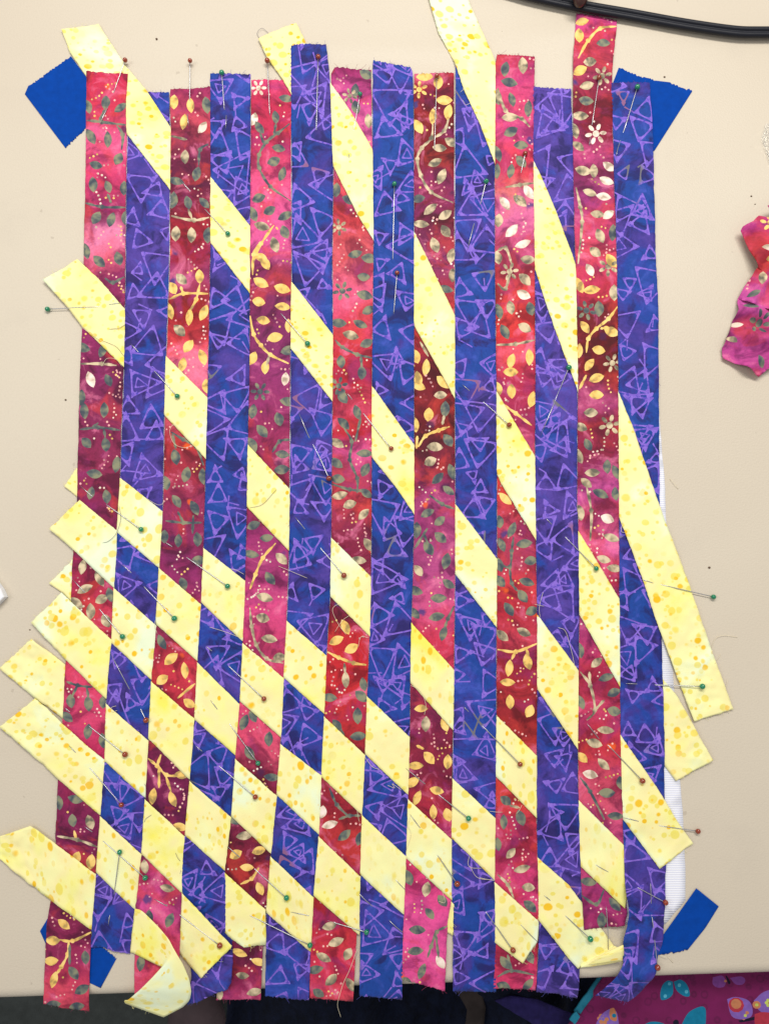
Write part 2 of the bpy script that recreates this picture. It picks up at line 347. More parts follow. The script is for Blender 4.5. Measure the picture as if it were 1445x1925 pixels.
# yellow strips: upper-right edge, lower-left edge, and whether they pass over odd (1) or even (0) upright strips
YEL = {
'A': (0, [(187,48),(239,128),(277,173),(320,239),(398,336),(470,426),(546,528),(625,630),(700,728),(777,836),(855,948),(932,1050),(1009,1156),(1084,1258),(1177,1400),(1232,1479),(1272,1545),(1300,1584)],
         [(118,59),(133,100),(166,149),(239,253),(320,358),(398,460),(471,554),(548,658),(625,756),(700,862),(744,917),(777,966),(855,1080),(932,1179),(1009,1296),(1079,1400),(1168,1538),(1236,1630)]),
'B': (1, [(557,47),(578,87),(626,166),(658,211),(699,282),(784,450),(854,595),(932,737),(1004,859),(1085,998),(1162,1126),(1241,1273),(1270,1307),(1319,1398),(1336,1428)],
         [(486,76),(502,111),(531,152),(628,318),(671,405),(701,453),(779,616),(854,751),(934,895),(941,911),(1004,1013),(1087,1156),(1162,1289),(1247,1438),(1268,1467)]),
'C': (0, [(845,-70),(877,0),(902,55),(929,118),(1000,302),(1021,347),(1043,400),(1080,499),(1161,740),(1190,812),(1219,900),(1247,979),(1281,1066),(1334,1221),(1375,1332)],
         [(772,-70),(805,0),(824,66),(853,118),(870,170),(903,242),(929,311),(1004,507),(1024,574),(1085,740),(1163,979),(1202,1081),(1232,1172),(1262,1251),(1302,1356)]),
'D': (1, [(149,490),(194,533),(237,583),(314,671),(391,748),(468,838),(545,920),(623,1011),(696,1083),(775,1173),(852,1258),(933,1345),(1007,1419),(1087,1504),(1168,1585),(1195,1612)],
         [(84,529),(131,581),(157,616),(235,692),(311,782),(387,862),(466,954),(543,1035),(621,1121),(693,1194),(772,1284),(851,1372),(931,1458),(1007,1536),(1089,1626),(1173,1707)]),
'E': (0, [(145,881),(230,900),(308,962),(385,1031),(462,1092),(539,1166),(614,1232),(690,1308),(768,1383),(850,1462),(931,1537),(1010,1611),(1066,1660),(1134,1751),(1153,1777)],
         [(123,915),(145,933),(221,1000),(299,1066),(379,1132),(456,1204),(535,1274),(610,1341),(687,1417),(766,1492),(848,1573),(930,1654),(1012,1728),(1066,1798),(1084,1818)]),
'F': (1, [(152,940),(221,997),(301,1068),(378,1135),(457,1208),(534,1274),(610,1346),(685,1417),(766,1500),(848,1576),(929,1656),(1012,1730),(1009,1766)],
         [(96,995),(140,1033),(215,1104),(296,1173),(371,1241),(450,1315),(528,1384),(605,1459),(680,1530),(763,1611),(847,1689),(930,1770),(981,1808)]),
'G': (0, [(138,1052),(215,1104),(293,1173),(374,1246),(448,1319),(531,1400),(605,1457),(681,1531),(763,1608),(852,1697)],
         [(95,1097),(121,1116),(212,1208),(286,1277),(366,1350),(444,1419),(522,1493),(599,1566),(678,1642),(758,1717),(850,1756)]),
'H': (1, [(119,1114),(211,1201),(285,1279),(367,1350),(444,1426),(520,1493),(599,1570),(678,1646),(720,1680)],
         [(62,1170),(126,1239),(201,1312),(282,1388),(358,1464),(436,1533),(510,1602),(589,1680),(675,1755)]),
'I': (0, [(62,1200),(125,1249),(202,1322),(281,1391),(359,1467),(434,1533),(510,1608),(594,1688)],
         [(2,1255),(69,1312),(121,1350),(199,1429),(274,1497),(349,1568),(424,1634),(504,1715),(586,1788)]),
'J': (1, [(71,1312),(163,1398),(197,1426),(274,1500),(348,1570),(425,1639),(500,1707),(502,1772)],
         [(3,1365),(45,1400),(112,1462),(190,1530),(270,1604),(341,1673),(438,1763),(460,1777)]),
'K': (0, [(130,1480),(191,1533),(268,1604),(344,1677),(391,1720),(439,1772)],
         [(112,1575),(183,1637),(254,1706),(341,1791),(381,1832)]),
'L': (1, [(-22,1580),(0,1571),(62,1550),(120,1593),(182,1640),(256,1706)],
         [(-22,1600),(0,1609),(97,1689),(173,1744),(246,1789)]),
}
def yl(k, x):
    o, U, Lw = YEL[k]; U = np.array(U, float); Lw = np.array(Lw, float)
    return np.interp(x, U[:, 0], U[:, 1]) if k not in 'FJ' else np.interp(x, U[:-1, 0], U[:-1, 1]), np.interp(x, Lw[:, 0], Lw[:, 1]), max(U[0, 0], Lw[0, 0])-45, (max(U[:, 0].max(), Lw[-1, 0]))
def col_weave(i, x, y):
    """+1 where strip i (0-based) rides over a yellow strip, -1 where it dives under one"""
    s = np.zeros_like(x)
    for k in YEL:
        over_odd = YEL[k][0]; over = (over_odd == 1) == (i % 2 == 0)
        yu, yw, x0, x1 = yl(k, x)
        m = sm((y-yu)*0.72/3.0)*sm((yw-y)*0.72/3.0)*(x < x1+2)*(x > x0)
        if k == 'L' : m = m*(x < 320)
        s += m*(-1 if over else 1)
    return np.clip(s, -1, 1)
EDGE = lambda x: 1885-(x/1445.0)*49
def z_col(i, x, y):
    z = BASE + AMP*col_weave(i, x, y) + lie(x, y)
    free = np.clip((y-1775)/90.0, 0, 1)           # loose ends lie closer to the table, then hang over its edge
    z = z - free*0.0006
    over = np.clip(y-EDGE(x)+4, 0, None)
    z = z - (over/26.0)**2*0.0022
    if i == 3: z = z + 0.010*np.clip((y-1775)/60, 0, 1)**1.5*np.clip((x-340)/90, 0, 1)**1.5*np.clip((1905-y)/70, 0.1, 1)
    if i == 13:
        t = np.clip((y-1650)/200, 0, 1); z = z + 0.004*np.sin(t*9.0)**2*t + 0.0045*np.exp(-((x-1172)/14)**2-((y-1715)/45)**2)
    if i == 12: z = z + 0.002*np.exp(-((x-1160)/18)**2-((y-1735)/16)**2)
    return z
def yel_weave(k, x, y):
    over_odd = YEL[k][0]
    vals = [(1 if ((over_odd == 1) == (i % 2 == 0)) else -1) for i in range(14)]
    vals = [vals[0]]+vals+[vals[-1]]
    s = np.full_like(x, float(vals[0]))
    for b in range(15):
        xb = seamx(b, y)
        s = s + (vals[b+1]-vals[b])*sm((x-xb)/2.6)
    return s

# ------------------------------------------------------------------ printed patterns for the upright strips
CR = {'T1': (0,0,2.89), 'T2': (450,0,2.89), 'T3': (900,0,2.651), 'C1': (0,450,2.89), 'C2': (450,450,2.89), 'C3': (900,450,2.651),
      'M1': (0,900,2.89), 'M2': (450,900,2.89), 'M3': (900,900,2.651), 'B1': (0,1400,2.89), 'B2': (450,1400,2.89), 'B3': (900,1400,2.651)}
LEAF = {
'T1': "578,565,100,g;660,595,-40,g;485,590,80,g;590,765,90,g;500,750,60,g;648,870,110,g;528,903,20,g;512,1010,90,g;592,1022,70,g;680,1030,90,g;530,1190,120,g;612,1200,110,g;688,1190,90,g;475,1370,80,g;545,1425,50,g;650,1410,70,g;"
      "950,562,90,y;1040,580,85,y;1125,580,80,g;1003,670,100,y;1103,700,-50,w;1012,862,95,c;1075,955,110,g;962,993,10,g;943,1095,100,g;1027,1110,80,g;1115,1113,45,g;960,1275,95,c;1043,1283,90,c;1135,1285,90,g",
'T2': "255,543,10,g;80,655,110,w;197,645,85,g;112,700,60,g;215,815,10,g;188,882,-20,g;232,950,110,g;108,1085,-20,g;75,1170,70,g;165,1150,-30,g;250,1180,-30,g;125,1235,20,c;250,1265,70,g;195,1335,70,c;120,1410,30,y;"
      "630,500,100,g;690,410,20,g;700,665,80,c;635,590,80,g;528,1040,90,g;600,1090,20,g;628,1385,-20,g;705,1410,10,g;1005,425,0,y;1080,455,100,y;1110,553,5,y;1047,640,95,y;1135,617,95,y;968,695,60,y;1085,812,10,c;1060,888,-20,c;1150,780,30,c;1097,965,115,c;972,1088,-15,g;1035,1143,-35,c;1115,1175,-35,c;985,1222,5,c;1118,1262,60,c;1060,1337,70,c;1150,1395,100,c",
'T3': "130,352,100,g;215,335,85,c;148,420,10,g;160,505,80,g;90,495,85,c;150,595,5,c;245,550,90,g;155,665,-25,g;205,735,5,g;205,815,55,g;155,860,100,g;88,860,90,g;90,775,70,g;125,1020,60,w;200,1010,40,c;245,965,60,w;95,1105,100,c;160,1155,-40,w;215,1220,-15,w;240,1297,5,c;90,1290,80,c;"
      "510,118,-10,y;495,185,90,y;615,225,0,g;548,318,0,c;500,362,-25,y;533,432,-20,c;530,508,10,g;500,585,5,c;490,737,40,c;472,660,80,c;515,857,20,c;567,860,90,c;645,835,35,w;632,905,15,w;548,965,20,c;617,985,10,w;585,1075,15,c;640,1078,-30,w;600,1180,65,c;662,1165,90,g;575,1260,30,c;655,1305,60,y",
'C1': "552,133,60,g;648,128,80,g;565,605,110,g;455,590,20,g;500,765,70,w;595,770,70,g;465,935,90,g;570,930,90,g;448,862,90,g;475,1108,45,g;580,1118,90,g;640,1225,95,g;520,1275,10,g;500,1380,100,g;585,1400,80,g;"
      "990,220,50,c;1088,208,85,y;940,270,60,y;1033,427,90,y;1110,403,110,y;928,395,80,y;978,500,50,c;1028,585,120,y;1103,645,75,y;995,685,110,y;1125,800,90,y;957,1185,85,g;1015,1280,100,g;905,1325,80,g;962,1425,60,g;1108,1290,90,g",
'C2': "198,38,65,c;143,140,60,y;120,240,30,y;235,273,15,y;108,345,10,y;238,375,5,y;132,445,5,y;195,537,-10,y;75,650,110,y;145,700,100,y;262,605,-20,g;268,475,90,y;250,762,100,w;265,885,10,g;75,938,100,g;215,980,80,g;125,1045,50,g;235,1170,10,g;70,1120,60,g;232,1253,0,g;"
      "628,85,-25,g;700,112,20,g;675,207,5,g;680,310,10,g;700,390,-25,g;540,457,0,g;657,463,25,g;605,525,20,c;690,568,-20,g;553,670,90,g;663,730,90,g;562,860,60,g;638,943,70,g;565,1005,40,g;530,1110,30,c;680,1168,0,g;685,1255,-60,g;525,1218,30,g;535,1305,0,g;545,1390,-10,c;"
      "1060,38,70,c;1148,95,100,c;1155,200,90,c;1115,275,10,g;1010,700,100,y;958,640,80,y;1105,780,40,y;965,765,90,y;972,800,20,y;1090,850,0,c;1025,955,90,y;1115,925,95,g;955,1010,90,y;1130,1095,60,g;1060,1132,5,c;1035,1210,-20,c;1150,1265,70,g;1075,1300,-50,g;1135,1365,40,g",
'C3': "215,25,10,w;245,105,0,c;95,90,90,c;225,205,40,c;220,278,30,w;155,345,80,c;255,350,70,g;125,465,60,g;225,445,30,c;95,365,80,g;160,610,110,y;247,590,85,y;155,665,5,y;160,760,90,y;260,800,100,y;92,750,80,y;"
      "575,70,20,c;605,5,30,w;548,157,60,w;495,235,70,y;557,257,-5,y;592,350,85,g;670,270,90,c;522,443,60,y;655,465,15,y;495,560,90,y;592,555,5,y;545,630,-50,y;580,697,-15,y;580,780,5,y;552,867,5,c;505,937,30,c;540,1025,60,g;635,1135,90,g;560,1165,0,c;600,1270,20,g;675,1270,80,g;495,1080,70,c;530,1215,40,c;680,1165,60,g",
'M1': "455,480,100,c;548,545,60,c;470,600,-30,c;420,675,30,c;585,770,60,c;560,655,-30,c;500,720,90,c;605,630,80,g;395,1205,90,g;487,1220,90,g;570,1210,90,g;375,1290,40,g;485,1370,100,g;565,1420,90,g;"
      "965,145,80,g;1060,160,60,g;905,20,40,g;975,337,95,g;1075,330,90,g;900,315,90,g;1000,570,70,g;1085,440,0,g;887,885,60,g;935,978,-40,y;1008,1040,80,y;888,1090,-40,y;1035,1215,30,y",
'M2': "80,255,-20,g;150,320,0,g;65,408,10,g;230,435,50,c;170,540,50,g;140,645,20,c;130,755,10,c;165,870,10,c;220,970,-10,c;30,1320,110,g;75,1290,60,g;165,1410,90,g;"
      "540,90,-10,c;600,143,-15,c;675,195,-40,c;700,360,60,c;650,440,10,c;690,80,40,g;575,805,60,y;527,878,-20,y;608,920,-30,y;578,1090,90,c;675,1115,80,g;660,1180,50,g;490,1185,10,g;530,1335,50,g;643,1285,95,g;645,1395,0,g;"
      "1020,190,-30,g;1085,230,-35,g;960,280,90,g;1090,320,40,g;1025,380,60,g;970,500,50,c;1120,448,100,g;1135,570,30,g;955,605,20,g;1080,647,0,g;1070,750,-10,g;1108,840,110,g;955,730,60,g;985,1248,0,y;1012,1330,90,c;1115,1330,80,y",
'M3': "130,100,40,y;160,255,110,g;100,215,90,g;222,325,-10,g;255,410,-5,g;110,330,70,g;235,515,20,g;215,585,50,g;100,430,80,g;145,650,60,g;260,660,-30,g;105,510,60,g;115,780,50,c;220,762,30,c;147,942,100,y;140,1012,0,y;240,910,80,y;152,1110,85,y;247,1155,110,y;"
      "598,78,10,g;680,75,80,g;635,200,25,w;655,295,20,c;500,170,80,c;617,400,20,c;670,447,5,c;500,855,80,g;582,915,-45,c;630,990,-20,g;668,1065,-20,g;668,1155,15,g;625,1250,10,c;570,1315,10,c;500,1110,70,g",
'B1': "405,405,85,g;497,415,70,c;418,290,20,g;330,310,80,g;425,610,110,y;503,630,95,y;355,968,35,y;295,1055,5,y;470,1150,85,g;285,1165,-5,y;405,1235,60,g;300,1270,105,y;450,1325,-25,g;295,1405,0,g;420,1420,-10,g;"
      "838,275,100,y;945,290,70,y;990,160,10,y;985,440,20,y;795,655,85,c;915,770,5,c;820,925,85,g;928,945,110,g;770,1180,100,g;"
      "1330,490,-10,c;1285,590,-30,y;1410,570,-20,y;1345,658,5,y;1415,775,70,y;1270,400,40,g;1305,1120,20,y;1410,1170,10,y;1320,1245,5,c;1190,1350,80,c;1385,1340,-10,c",
'B2': "180,170,0,g;60,40,60,g;492,428,-20,w;570,485,-40,g;650,505,100,g;450,360,100,w;490,978,-15,c;525,1065,-15,c;458,1148,25,c;590,1130,110,c;498,1270,-40,c;412,1215,-10,g;430,1345,30,g;605,1300,60,c;"
      "955,110,0,y;1028,68,50,y;1128,90,90,y;935,198,-30,y;1070,243,15,y;965,285,110,y;1050,360,85,y;1130,375,80,y;918,715,70,g;1015,778,100,c;1100,840,50,g;1030,910,50,g;965,1000,0,g;955,1115,-10,g;1090,1175,60,w;990,1225,110,g;900,1280,20,g",
'B3': "120,380,85,g;205,360,70,g;130,275,40,g;155,535,-45,c;210,610,-10,c;242,705,10,c;92,490,80,g;250,800,40,g;130,1080,50,g;245,1050,60,g;120,1200,30,g;240,1190,-50,g;"
      "580,5,10,g;510,60,45,y;615,92,45,c;550,145,15,w;632,235,0,g;700,185,80,g;675,350,0,g;540,678,5,g;672,790,50,g;605,870,90,g",
}
FLOWER = {'T2': "105,485,45,w;600,530,42,c;540,1240,46,c;975,495,48,y", 'T3': "610,385,48,c;578,675,54,w", 'C2': "115,830,52,g;560,285,54,g;540,800,50,g",
          'C3': "150,165,46,c;640,140,50,c;530,360,50,g;660,620,48,c;645,930,54,c"}
STEM = {
'T1': "578,600,545,670,g;478,665,560,672,690,690,g;640,690,672,740,665,820,g;470,1110,560,1130,690,1135,g;590,1060,610,1110,g;935,750,1020,765,c;1135,790,1090,820,1085,910,g;935,1180,1060,1205,1140,1190,c;1027,1145,1050,1200,c",
'T2': "275,680,210,730,150,780,110,850,110,920,170,1020,280,1100,g;200,680,190,740,g;115,730,135,790,g;190,1230,120,1330,80,1430,y;1050,680,1040,760,990,810,965,870,985,960,1040,1050,1160,1110,c;1135,650,1110,720,1050,760,c",
'T3': "90,450,130,560,210,600,250,640,c;130,940,200,930,270,920,c;85,1260,130,1240,160,1320,c;680,140,600,150,540,210,490,300,y;480,940,500,1040,510,1110,490,1320,c",
'C1': "575,215,620,240,680,210,g;445,680,560,680,640,690,c;440,1035,540,1025,660,1040,g;580,1080,570,1030,g;540,1000,500,1030,g;925,330,1000,300,1135,300,y;1090,250,1070,330,1040,390,y;985,260,1000,300,y;935,1050,1000,1090,1070,1130,1110,1230,g;960,1140,940,1060,g",
'C2': "110,30,80,90,75,200,y;60,420,80,520,120,580,170,630,270,680,y;165,630,150,690,c;280,1090,220,1100,180,1160,g;520,550,560,590,640,630,720,650,g;660,640,665,700,g;570,1030,610,1100,600,1200,640,1300,640,1380,g;660,970,630,1100,g;1025,640,980,560,c;1140,1020,1080,1040,1010,1070,970,1130,y;1110,960,1100,1010,c;960,1140,965,1070,y",
'C3': "90,225,130,250,160,130,c;85,530,180,525,275,505,c;110,820,180,870,260,930,y;685,340,640,400,580,450,540,500,530,570,y;495,750,530,680,y;640,440,600,450,y",
'M1': "370,1100,430,1120,510,1130,g;430,1120,400,1180,g;480,1130,490,1190,g;905,230,1000,240,1100,240,g;1000,240,970,180,g;970,1190,1065,1110,y;1055,200,1050,300,g",
'M2': "200,350,130,430,90,520,60,600,y;60,700,70,800,95,900,150,975,240,1000,c;500,30,600,60,700,70,g;480,940,540,970,620,1000,690,1010,y;570,1000,575,1060,c;545,1340,570,1400,g;950,380,1020,270,g;1030,90,1100,140,1165,165,g;1165,690,1130,760,1110,820,g;1000,300,1025,360,g",
'M3': "90,420,150,440,160,360,170,290,g;150,440,160,520,190,560,g;90,850,180,860,285,820,y;160,900,180,855,y;530,30,555,160,550,310,c;500,960,550,1030,570,1150,530,1200,c;545,960,550,1030,c;620,1100,570,1150,c;230,840,245,890,y",
'B1': "320,490,430,510,540,550,c;412,460,425,515,y;505,1010,400,1060,330,1050,y;380,1060,375,1130,340,1200,310,1245,y;385,1080,385,1190,g;810,70,860,110,910,160,980,165,y;870,120,870,230,y;905,160,935,250,y;860,110,880,50,y;1410,660,1370,720,1310,750,y",
'B2': "490,230,530,320,600,390,g;1130,975,1070,1010,1040,1090,1020,1150,g;1065,1020,1080,1150,g;540,400,600,380,660,380,g;1000,20,960,0,y",
'B3': "90,640,140,690,170,760,c;500,160,550,230,620,370,g;500,740,580,790,620,720,g;90,1150,160,1120,270,1140,g;160,1120,140,1040,g;150,300,200,310,c",
}
def leafpoly(cx, cy, a, ln=14.8, wd=8.3):
    ca, sa = math.cos(math.radians(a)), math.sin(math.radians(a)); pts = []
    n = 7; k1 = random.uniform(0.85, 1.12); k2 = random.uniform(0.85, 1.12)
    ln *= k1; wd *= k2; bend = random.uniform(-1.2, 1.2)
    for s in (1, -1):
        for j in range(n):
            t = -1+2*j/n if s == 1 else 1-2*j/n
            u = t*ln; v = s*wd*max(0, 1-abs(t)**1.9)**0.85 + bend*(1-t*t) + (0.5*s if abs(t) == 1 else 0)*0
            pts.append((cx+u*ca-v*sa, cy+u*sa+v*ca))
    return pts
def disc(cx, cy, r, n=9, sx=1.0, a=0.0):
    return [(cx+r*sx*math.cos(2*math.pi*k/n)*math.cos(a)-r*math.sin(2*math.pi*k/n)*math.sin(a), cy+r*sx*math.cos(2*math.pi*k/n)*math.sin(a)+r*math.sin(2*math.pi*k/n)*math.cos(a)) for k in range(n)]
def catmull(pts, n=6):
    pts = [np.array(p, float) for p in pts]
    if len(pts) < 3:
        return [pts[0]+(pts[-1]-pts[0])*k/n for k in range(n+1)]
    q = [2*pts[0]-pts[1]]+pts+[2*pts[-1]-pts[-2]]; out = []
    for i in range(1, len(q)-2):
        for k in range(n):
            t = k/n; a, b, c, d_ = q[i-1], q[i], q[i+1], q[i+2]
            out.append(0.5*((2*b)+(c-a)*t+(2*a-5*b+4*c-d_)*t*t+(3*b-a-3*c+d_)*t**3))
    out.append(pts[-1]); return out
def ribbonpoly(pts, wfun):
    out1, out2 = [], []
    for k, p in enumerate(pts):
        a = pts[max(0, k-1)]; b = pts[min(len(pts)-1, k+1)]; t = (b-a)/(np.linalg.norm(b-a)+1e-9); n_ = np.array([-t[1], t[0]])
        w_ = wfun(k/(len(pts)-1)); out1.append(tuple(p+n_*w_)); out2.append(tuple(p-n_*w_))
    return out1+out2[::-1]
RED = []      # (tone, polygon, centre)
occupied = []
for cr, s in LEAF.items():
    ox, oy, sc = CR[cr]
    for it in s.split(';'):
        a = it.split(',')
        cx, cy = ox+float(a[0])/sc, oy+float(a[1])/sc
        if any((cx-o[0])**2+(cy-o[1])**2 < 60 for o in occupied): continue
        RED.append((a[3], leafpoly(cx, cy, float(a[2])+random.uniform(-6, 6)), (cx, cy))); occupied.append((cx, cy, 13))
for cr, s in FLOWER.items():
    ox, oy, sc = CR[cr]
    for it in s.split(';'):
        a = it.split(','); cx, cy, r = ox+float(a[0])/sc, oy+float(a[1])/sc, float(a[2])/sc
        ph = random.uniform(0, 1)
        RED.append((a[3], disc(cx, cy, r*0.32), (cx, cy))); occupied.append((cx, cy, 20))
        for k in range(6):
            an = ph+k*math.pi/3
            RED.append((a[3], disc(cx+math.cos(an)*r*0.68, cy+math.sin(an)*r*0.68, r*0.19, 9, 1.75, an), (cx, cy)))
            occupied.append((cx+math.cos(an)*r*0.7, cy+math.sin(an)*r*0.7, 7))
for cr, s in STEM.items():
    ox, oy, sc = CR[cr]
    for it in s.split(';'):
        a = it.split(','); xy = [(ox+float(a[k])/sc, oy+float(a[k+1])/sc) for k in range(0, len(a)-1, 2)]
        pts = catmull(xy, 5); ph = random.uniform(0, 6)
        RED.append((a[-1], ribbonpoly(pts, lambda t: (1.5+1.4*abs(math.sin(ph+t*len(pts)*0.8)))*(0.45+0.55*min(1, 6*t, 6*(1-t)))), tuple(pts[len(pts)//2])))
        for p in pts: occupied.append((p[0], p[1], 3.5))
        for (px, py) in xy[1:-1]:
            RED.append((a[-1], disc(px, py, 4.6, 7), (px, py)))
occ = np.array(occupied)
def add_dots():
    for i in range(0, 14, 2):
        l, r = LE[i], RE[i]; y = l[0][1]+8
        while y < l[-1][1]-6:
            if random.random() < 0.62:
                x0 = np.interp(y, l[:, 1], l[:, 0])+5; x1 = np.interp(y, r[:, 1], r[:, 0])-5
                cx = random.uniform(x0, x1); an = random.uniform(0, 3.14); n = random.choice((2, 3, 3, 4)); cv = random.uniform(-0.25, 0.25)
                near = occ[np.argmin((occ[:, 0]-cx)**2+(occ[:, 1]-y)**2)]
                tn = random.choice('pppyw')
                px, py = cx, y
                for k in range(n):
                    if np.min((occ[:, 0]-px)**2+(occ[:, 1]-py)**2-(occ[:, 2]+2.0)**2) > 0:
                        RED.append((tn, disc(px, py, random.uniform(1.5, 2.3), 7), (px, py)))
                    px += 7.6*math.cos(an); py += 7.6*math.sin(an); an += cv
            y += random.uniform(5, 11)
add_dots()

def rtri(cx, cy, size, rot, sq, rad, inset):
    """rounded triangle polygon"""
    vs_ = [np.array((cx+size*sq[k]*math.cos(rot+k*2.0944), cy+size*sq[k]*math.sin(rot+k*2.0944))) for k in range(3)]
    c = sum(vs_)/3
    vs2 = []
    for k in range(3):
        a, b, d_ = vs_[k-1], vs_[k], vs_[(k+1) % 3]
        u = (a-b)/np.linalg.norm(a-b); v = (d_-b)/np.linalg.norm(d_-b)
        half = math.acos(max(-1, min(1, float(u@v))))/2
        bis = (u+v)/(np.linalg.norm(u+v)+1e-9)
        vs2.append(b+bis*inset/max(0.25, math.sin(half)))
    out = []
    for k in range(3):
        a, b, d_ = vs2[k-1], vs2[k], vs2[(k+1) % 3]
        la, ld = np.linalg.norm(a-b), np.linalg.norm(d_-b)
        rr = min(rad, la*0.4, ld*0.4)
        p0 = b+(a-b)/la*rr; p2 = b+(d_-b)/ld*rr
        for t in (0, 0.33, 0.67, 1): out.append(tuple((1-t)**2*p0+2*t*(1-t)*b+t*t*p2))
    return out
def blue_pattern(i):
    l, r = LE[i], RE[i]; res = []   # list of (outer, inner or None)
    y = l[0][1]-10; R = random.Random(100+i)
    while y < max(l[-1][1], r[-1][1])+20:
        for s in range(2):
            x0 = np.interp(y, l[:, 1], l[:, 0]); x1 = np.interp(y, r[:, 1], r[:, 0])
            if y > 1790: x0, x1 = np.interp(y, l[:, 1], l[:, 0]), np.interp(y, r[:, 1], r[:, 0])
            cx = x0+(x1-x0)*(0.25+0.5*s)+R.uniform(-16, 16); cy = y+R.uniform(-19, 19)
            size = R.choice((18, 24, 28, 33, 38)); rot = R.uniform(0, 6.28); sq = [R.uniform(0.75, 1.35) for _ in range(3)]
            lw = R.uniform(2.4, 3.3)
            res.append((rtri(cx, cy, size, rot, sq, 5, 0), rtri(cx, cy, size, rot, sq, 15, lw)))
            if R.random() < 0.3 and size > 26:
                res.append((rtri(cx, cy, size*0.42, rot+0.3, sq, 3, 0), rtri(cx, cy, size*0.42, rot+0.3, sq, 4, 2.2)))
            for k in range(3):
                if R.random() < 0.45:
                    res.append((rtri(cx+size*sq[k]*0.84*math.cos(rot+k*2.0944), cy+size*sq[k]*0.84*math.sin(rot+k*2.0944), R.uniform(4.5, 8), rot+k*2.0944, [1.2, R.uniform(.8, 1.2), R.uniform(.8, 1.2)], 3, 0), None))
            if R.random() < 0.45:
                a = R.uniform(0, 6.28); b = R.uniform(14, 30)
                p0 = np.array((cx+size*0.8*math.cos(rot), cy+size*0.8*math.sin(rot))); p1 = p0+np.array((b*math.cos(a), b*math.sin(a)))
                res.append((ribbonpoly([p0, (p0+p1)/2, p1], lambda t: 1.5-0.6*math.sin(3.14*t)), None))
        y += 47
    return res
def ccw(poly):
    a = sum(poly[k-1][0]*poly[k][1]-poly[k][0]*poly[k-1][1] for k in range(len(poly)))
    return poly if a > 0 else poly[::-1]
def jitter_edge(pts, amp, step):
    """resample an edge and give it a slightly uneven cut"""
    pts = np.array(pts, float); seg = np.r_[0, np.cumsum(np.linalg.norm(np.diff(pts, axis=0), axis=1))]
    n = max(2, int(seg[-1]/step)); t = np.linspace(0, seg[-1], n+1)
    x = np.interp(t, seg, pts[:, 0]); y = np.interp(t, seg, pts[:, 1])
    j = rng.normal(0, amp, n+1); j[0] = j[-1] = 0
    dx = np.gradient(x); dy = np.gradient(y); L_ = np.hypot(dx, dy)+1e-9
    return [(a-c*k/l_, b+d_*k/l_) for a, b, c, d_, k, l_ in zip(x, y, dy, dx, j, L_)]
def cdt_cloth(name, outline, shapes, step, mats, zf, tone_index, zplane=0.0):
    """one cloth surface whose print is cut into the triangulation (in photo px, y flipped for orientation)"""
    verts = []; faces = []
    def addpoly(poly):
        poly = ccw([(p[0], -p[1]) for p in poly]); b = len(verts); verts.extend([Vector(p) for p in poly]); faces.append(list(range(b, b+len(poly))))
    addpoly(outline)
    meta = [None]
    ox = np.array(outline); x0, y0 = ox.min(0); x1, y1 = ox.max(0)
    for sid, (tn, poly, inner) in enumerate(shapes):
        pa = np.array(poly)
        if pa[:, 0].max() < x0 or pa[:, 0].min() > x1 or pa[:, 1].max() < y0 or pa[:, 1].min() > y1: continue
        addpoly(poly); meta.append((sid, tn, 1))
        if inner is not None: addpoly(inner); meta.append((sid, tn, -1))
    gx = np.arange(x0+step/2, x1, step); gy = np.arange(y0+step/2, y1, step)
    for a in gx:
        for b in gy: verts.append(Vector((a+random.uniform(-1, 1)*step*.2, -(b+random.uniform(-1, 1)*step*.2))))
    ov, oe, of, _, _, off = delaunay_2d_cdt(verts, [], faces, 0, 1e-4, True)
    F = []; M = []
    for f, ids in zip(of, off):
        if 0 not in ids: continue
        pos = {}; neg = set(); 
        for k in ids:
            if k == 0: continue
            sid, tn, sg = meta[k]
            if sg > 0: pos[sid] = tn
            else: neg.add(sid)
        m = 0
        for sid in pos:
            if sid not in neg: m = tone_index[pos[sid]]
        F.append(tuple(f)); M.append(m)
    V = np.array([(v[0], -v[1]) for v in ov])
    used = np.unique(np.array(F).ravel()); remap = -np.ones(len(V), int); remap[used] = np.arange(len(used)); V = V[used]
    F = [tuple(int(remap[k]) for k in f) for f in F]
    z = zf(V[:, 0], V[:, 1])
    X, Y = un(V[:, 0], V[:, 1], zplane)
    return mesh_ob(name, np.stack([X, Y, z+0.0], 1), F, mats, M, np.stack([X, Y], 1))
def fibre_mesh(name, lines, width, mat):
    """fine frayed fibres as thin three-sided tubes joined in one mesh; lines in world coordinates"""
    vs_, fs_ = [], []
    for pts in lines:
        n = len(pts); b = len(vs_)
        for k, p in enumerate(pts):
            a = np.array(pts[max(0, k-1)]); c = np.array(pts[min(n-1, k+1)]); t = c-a; t = t/(np.linalg.norm(t)+1e-12)
            s = np.cross(t, (0, 0, 1)); s = s/(np.linalg.norm(s)+1e-12); u = np.cross(s, t)
            for q_ in range(3):
                an = q_*2.0944; v = np.array(p)+(s*math.cos(an)+u*math.sin(an))*width; vs_.append(tuple(v))
        for k in range(n-1):
            for q_ in range(3):
                a = b+k*3+q_; c = b+k*3+(q_+1) % 3; fs_.append((a, c, c+3, a+3))
    return mesh_ob(name, vs_, fs_, [mat])

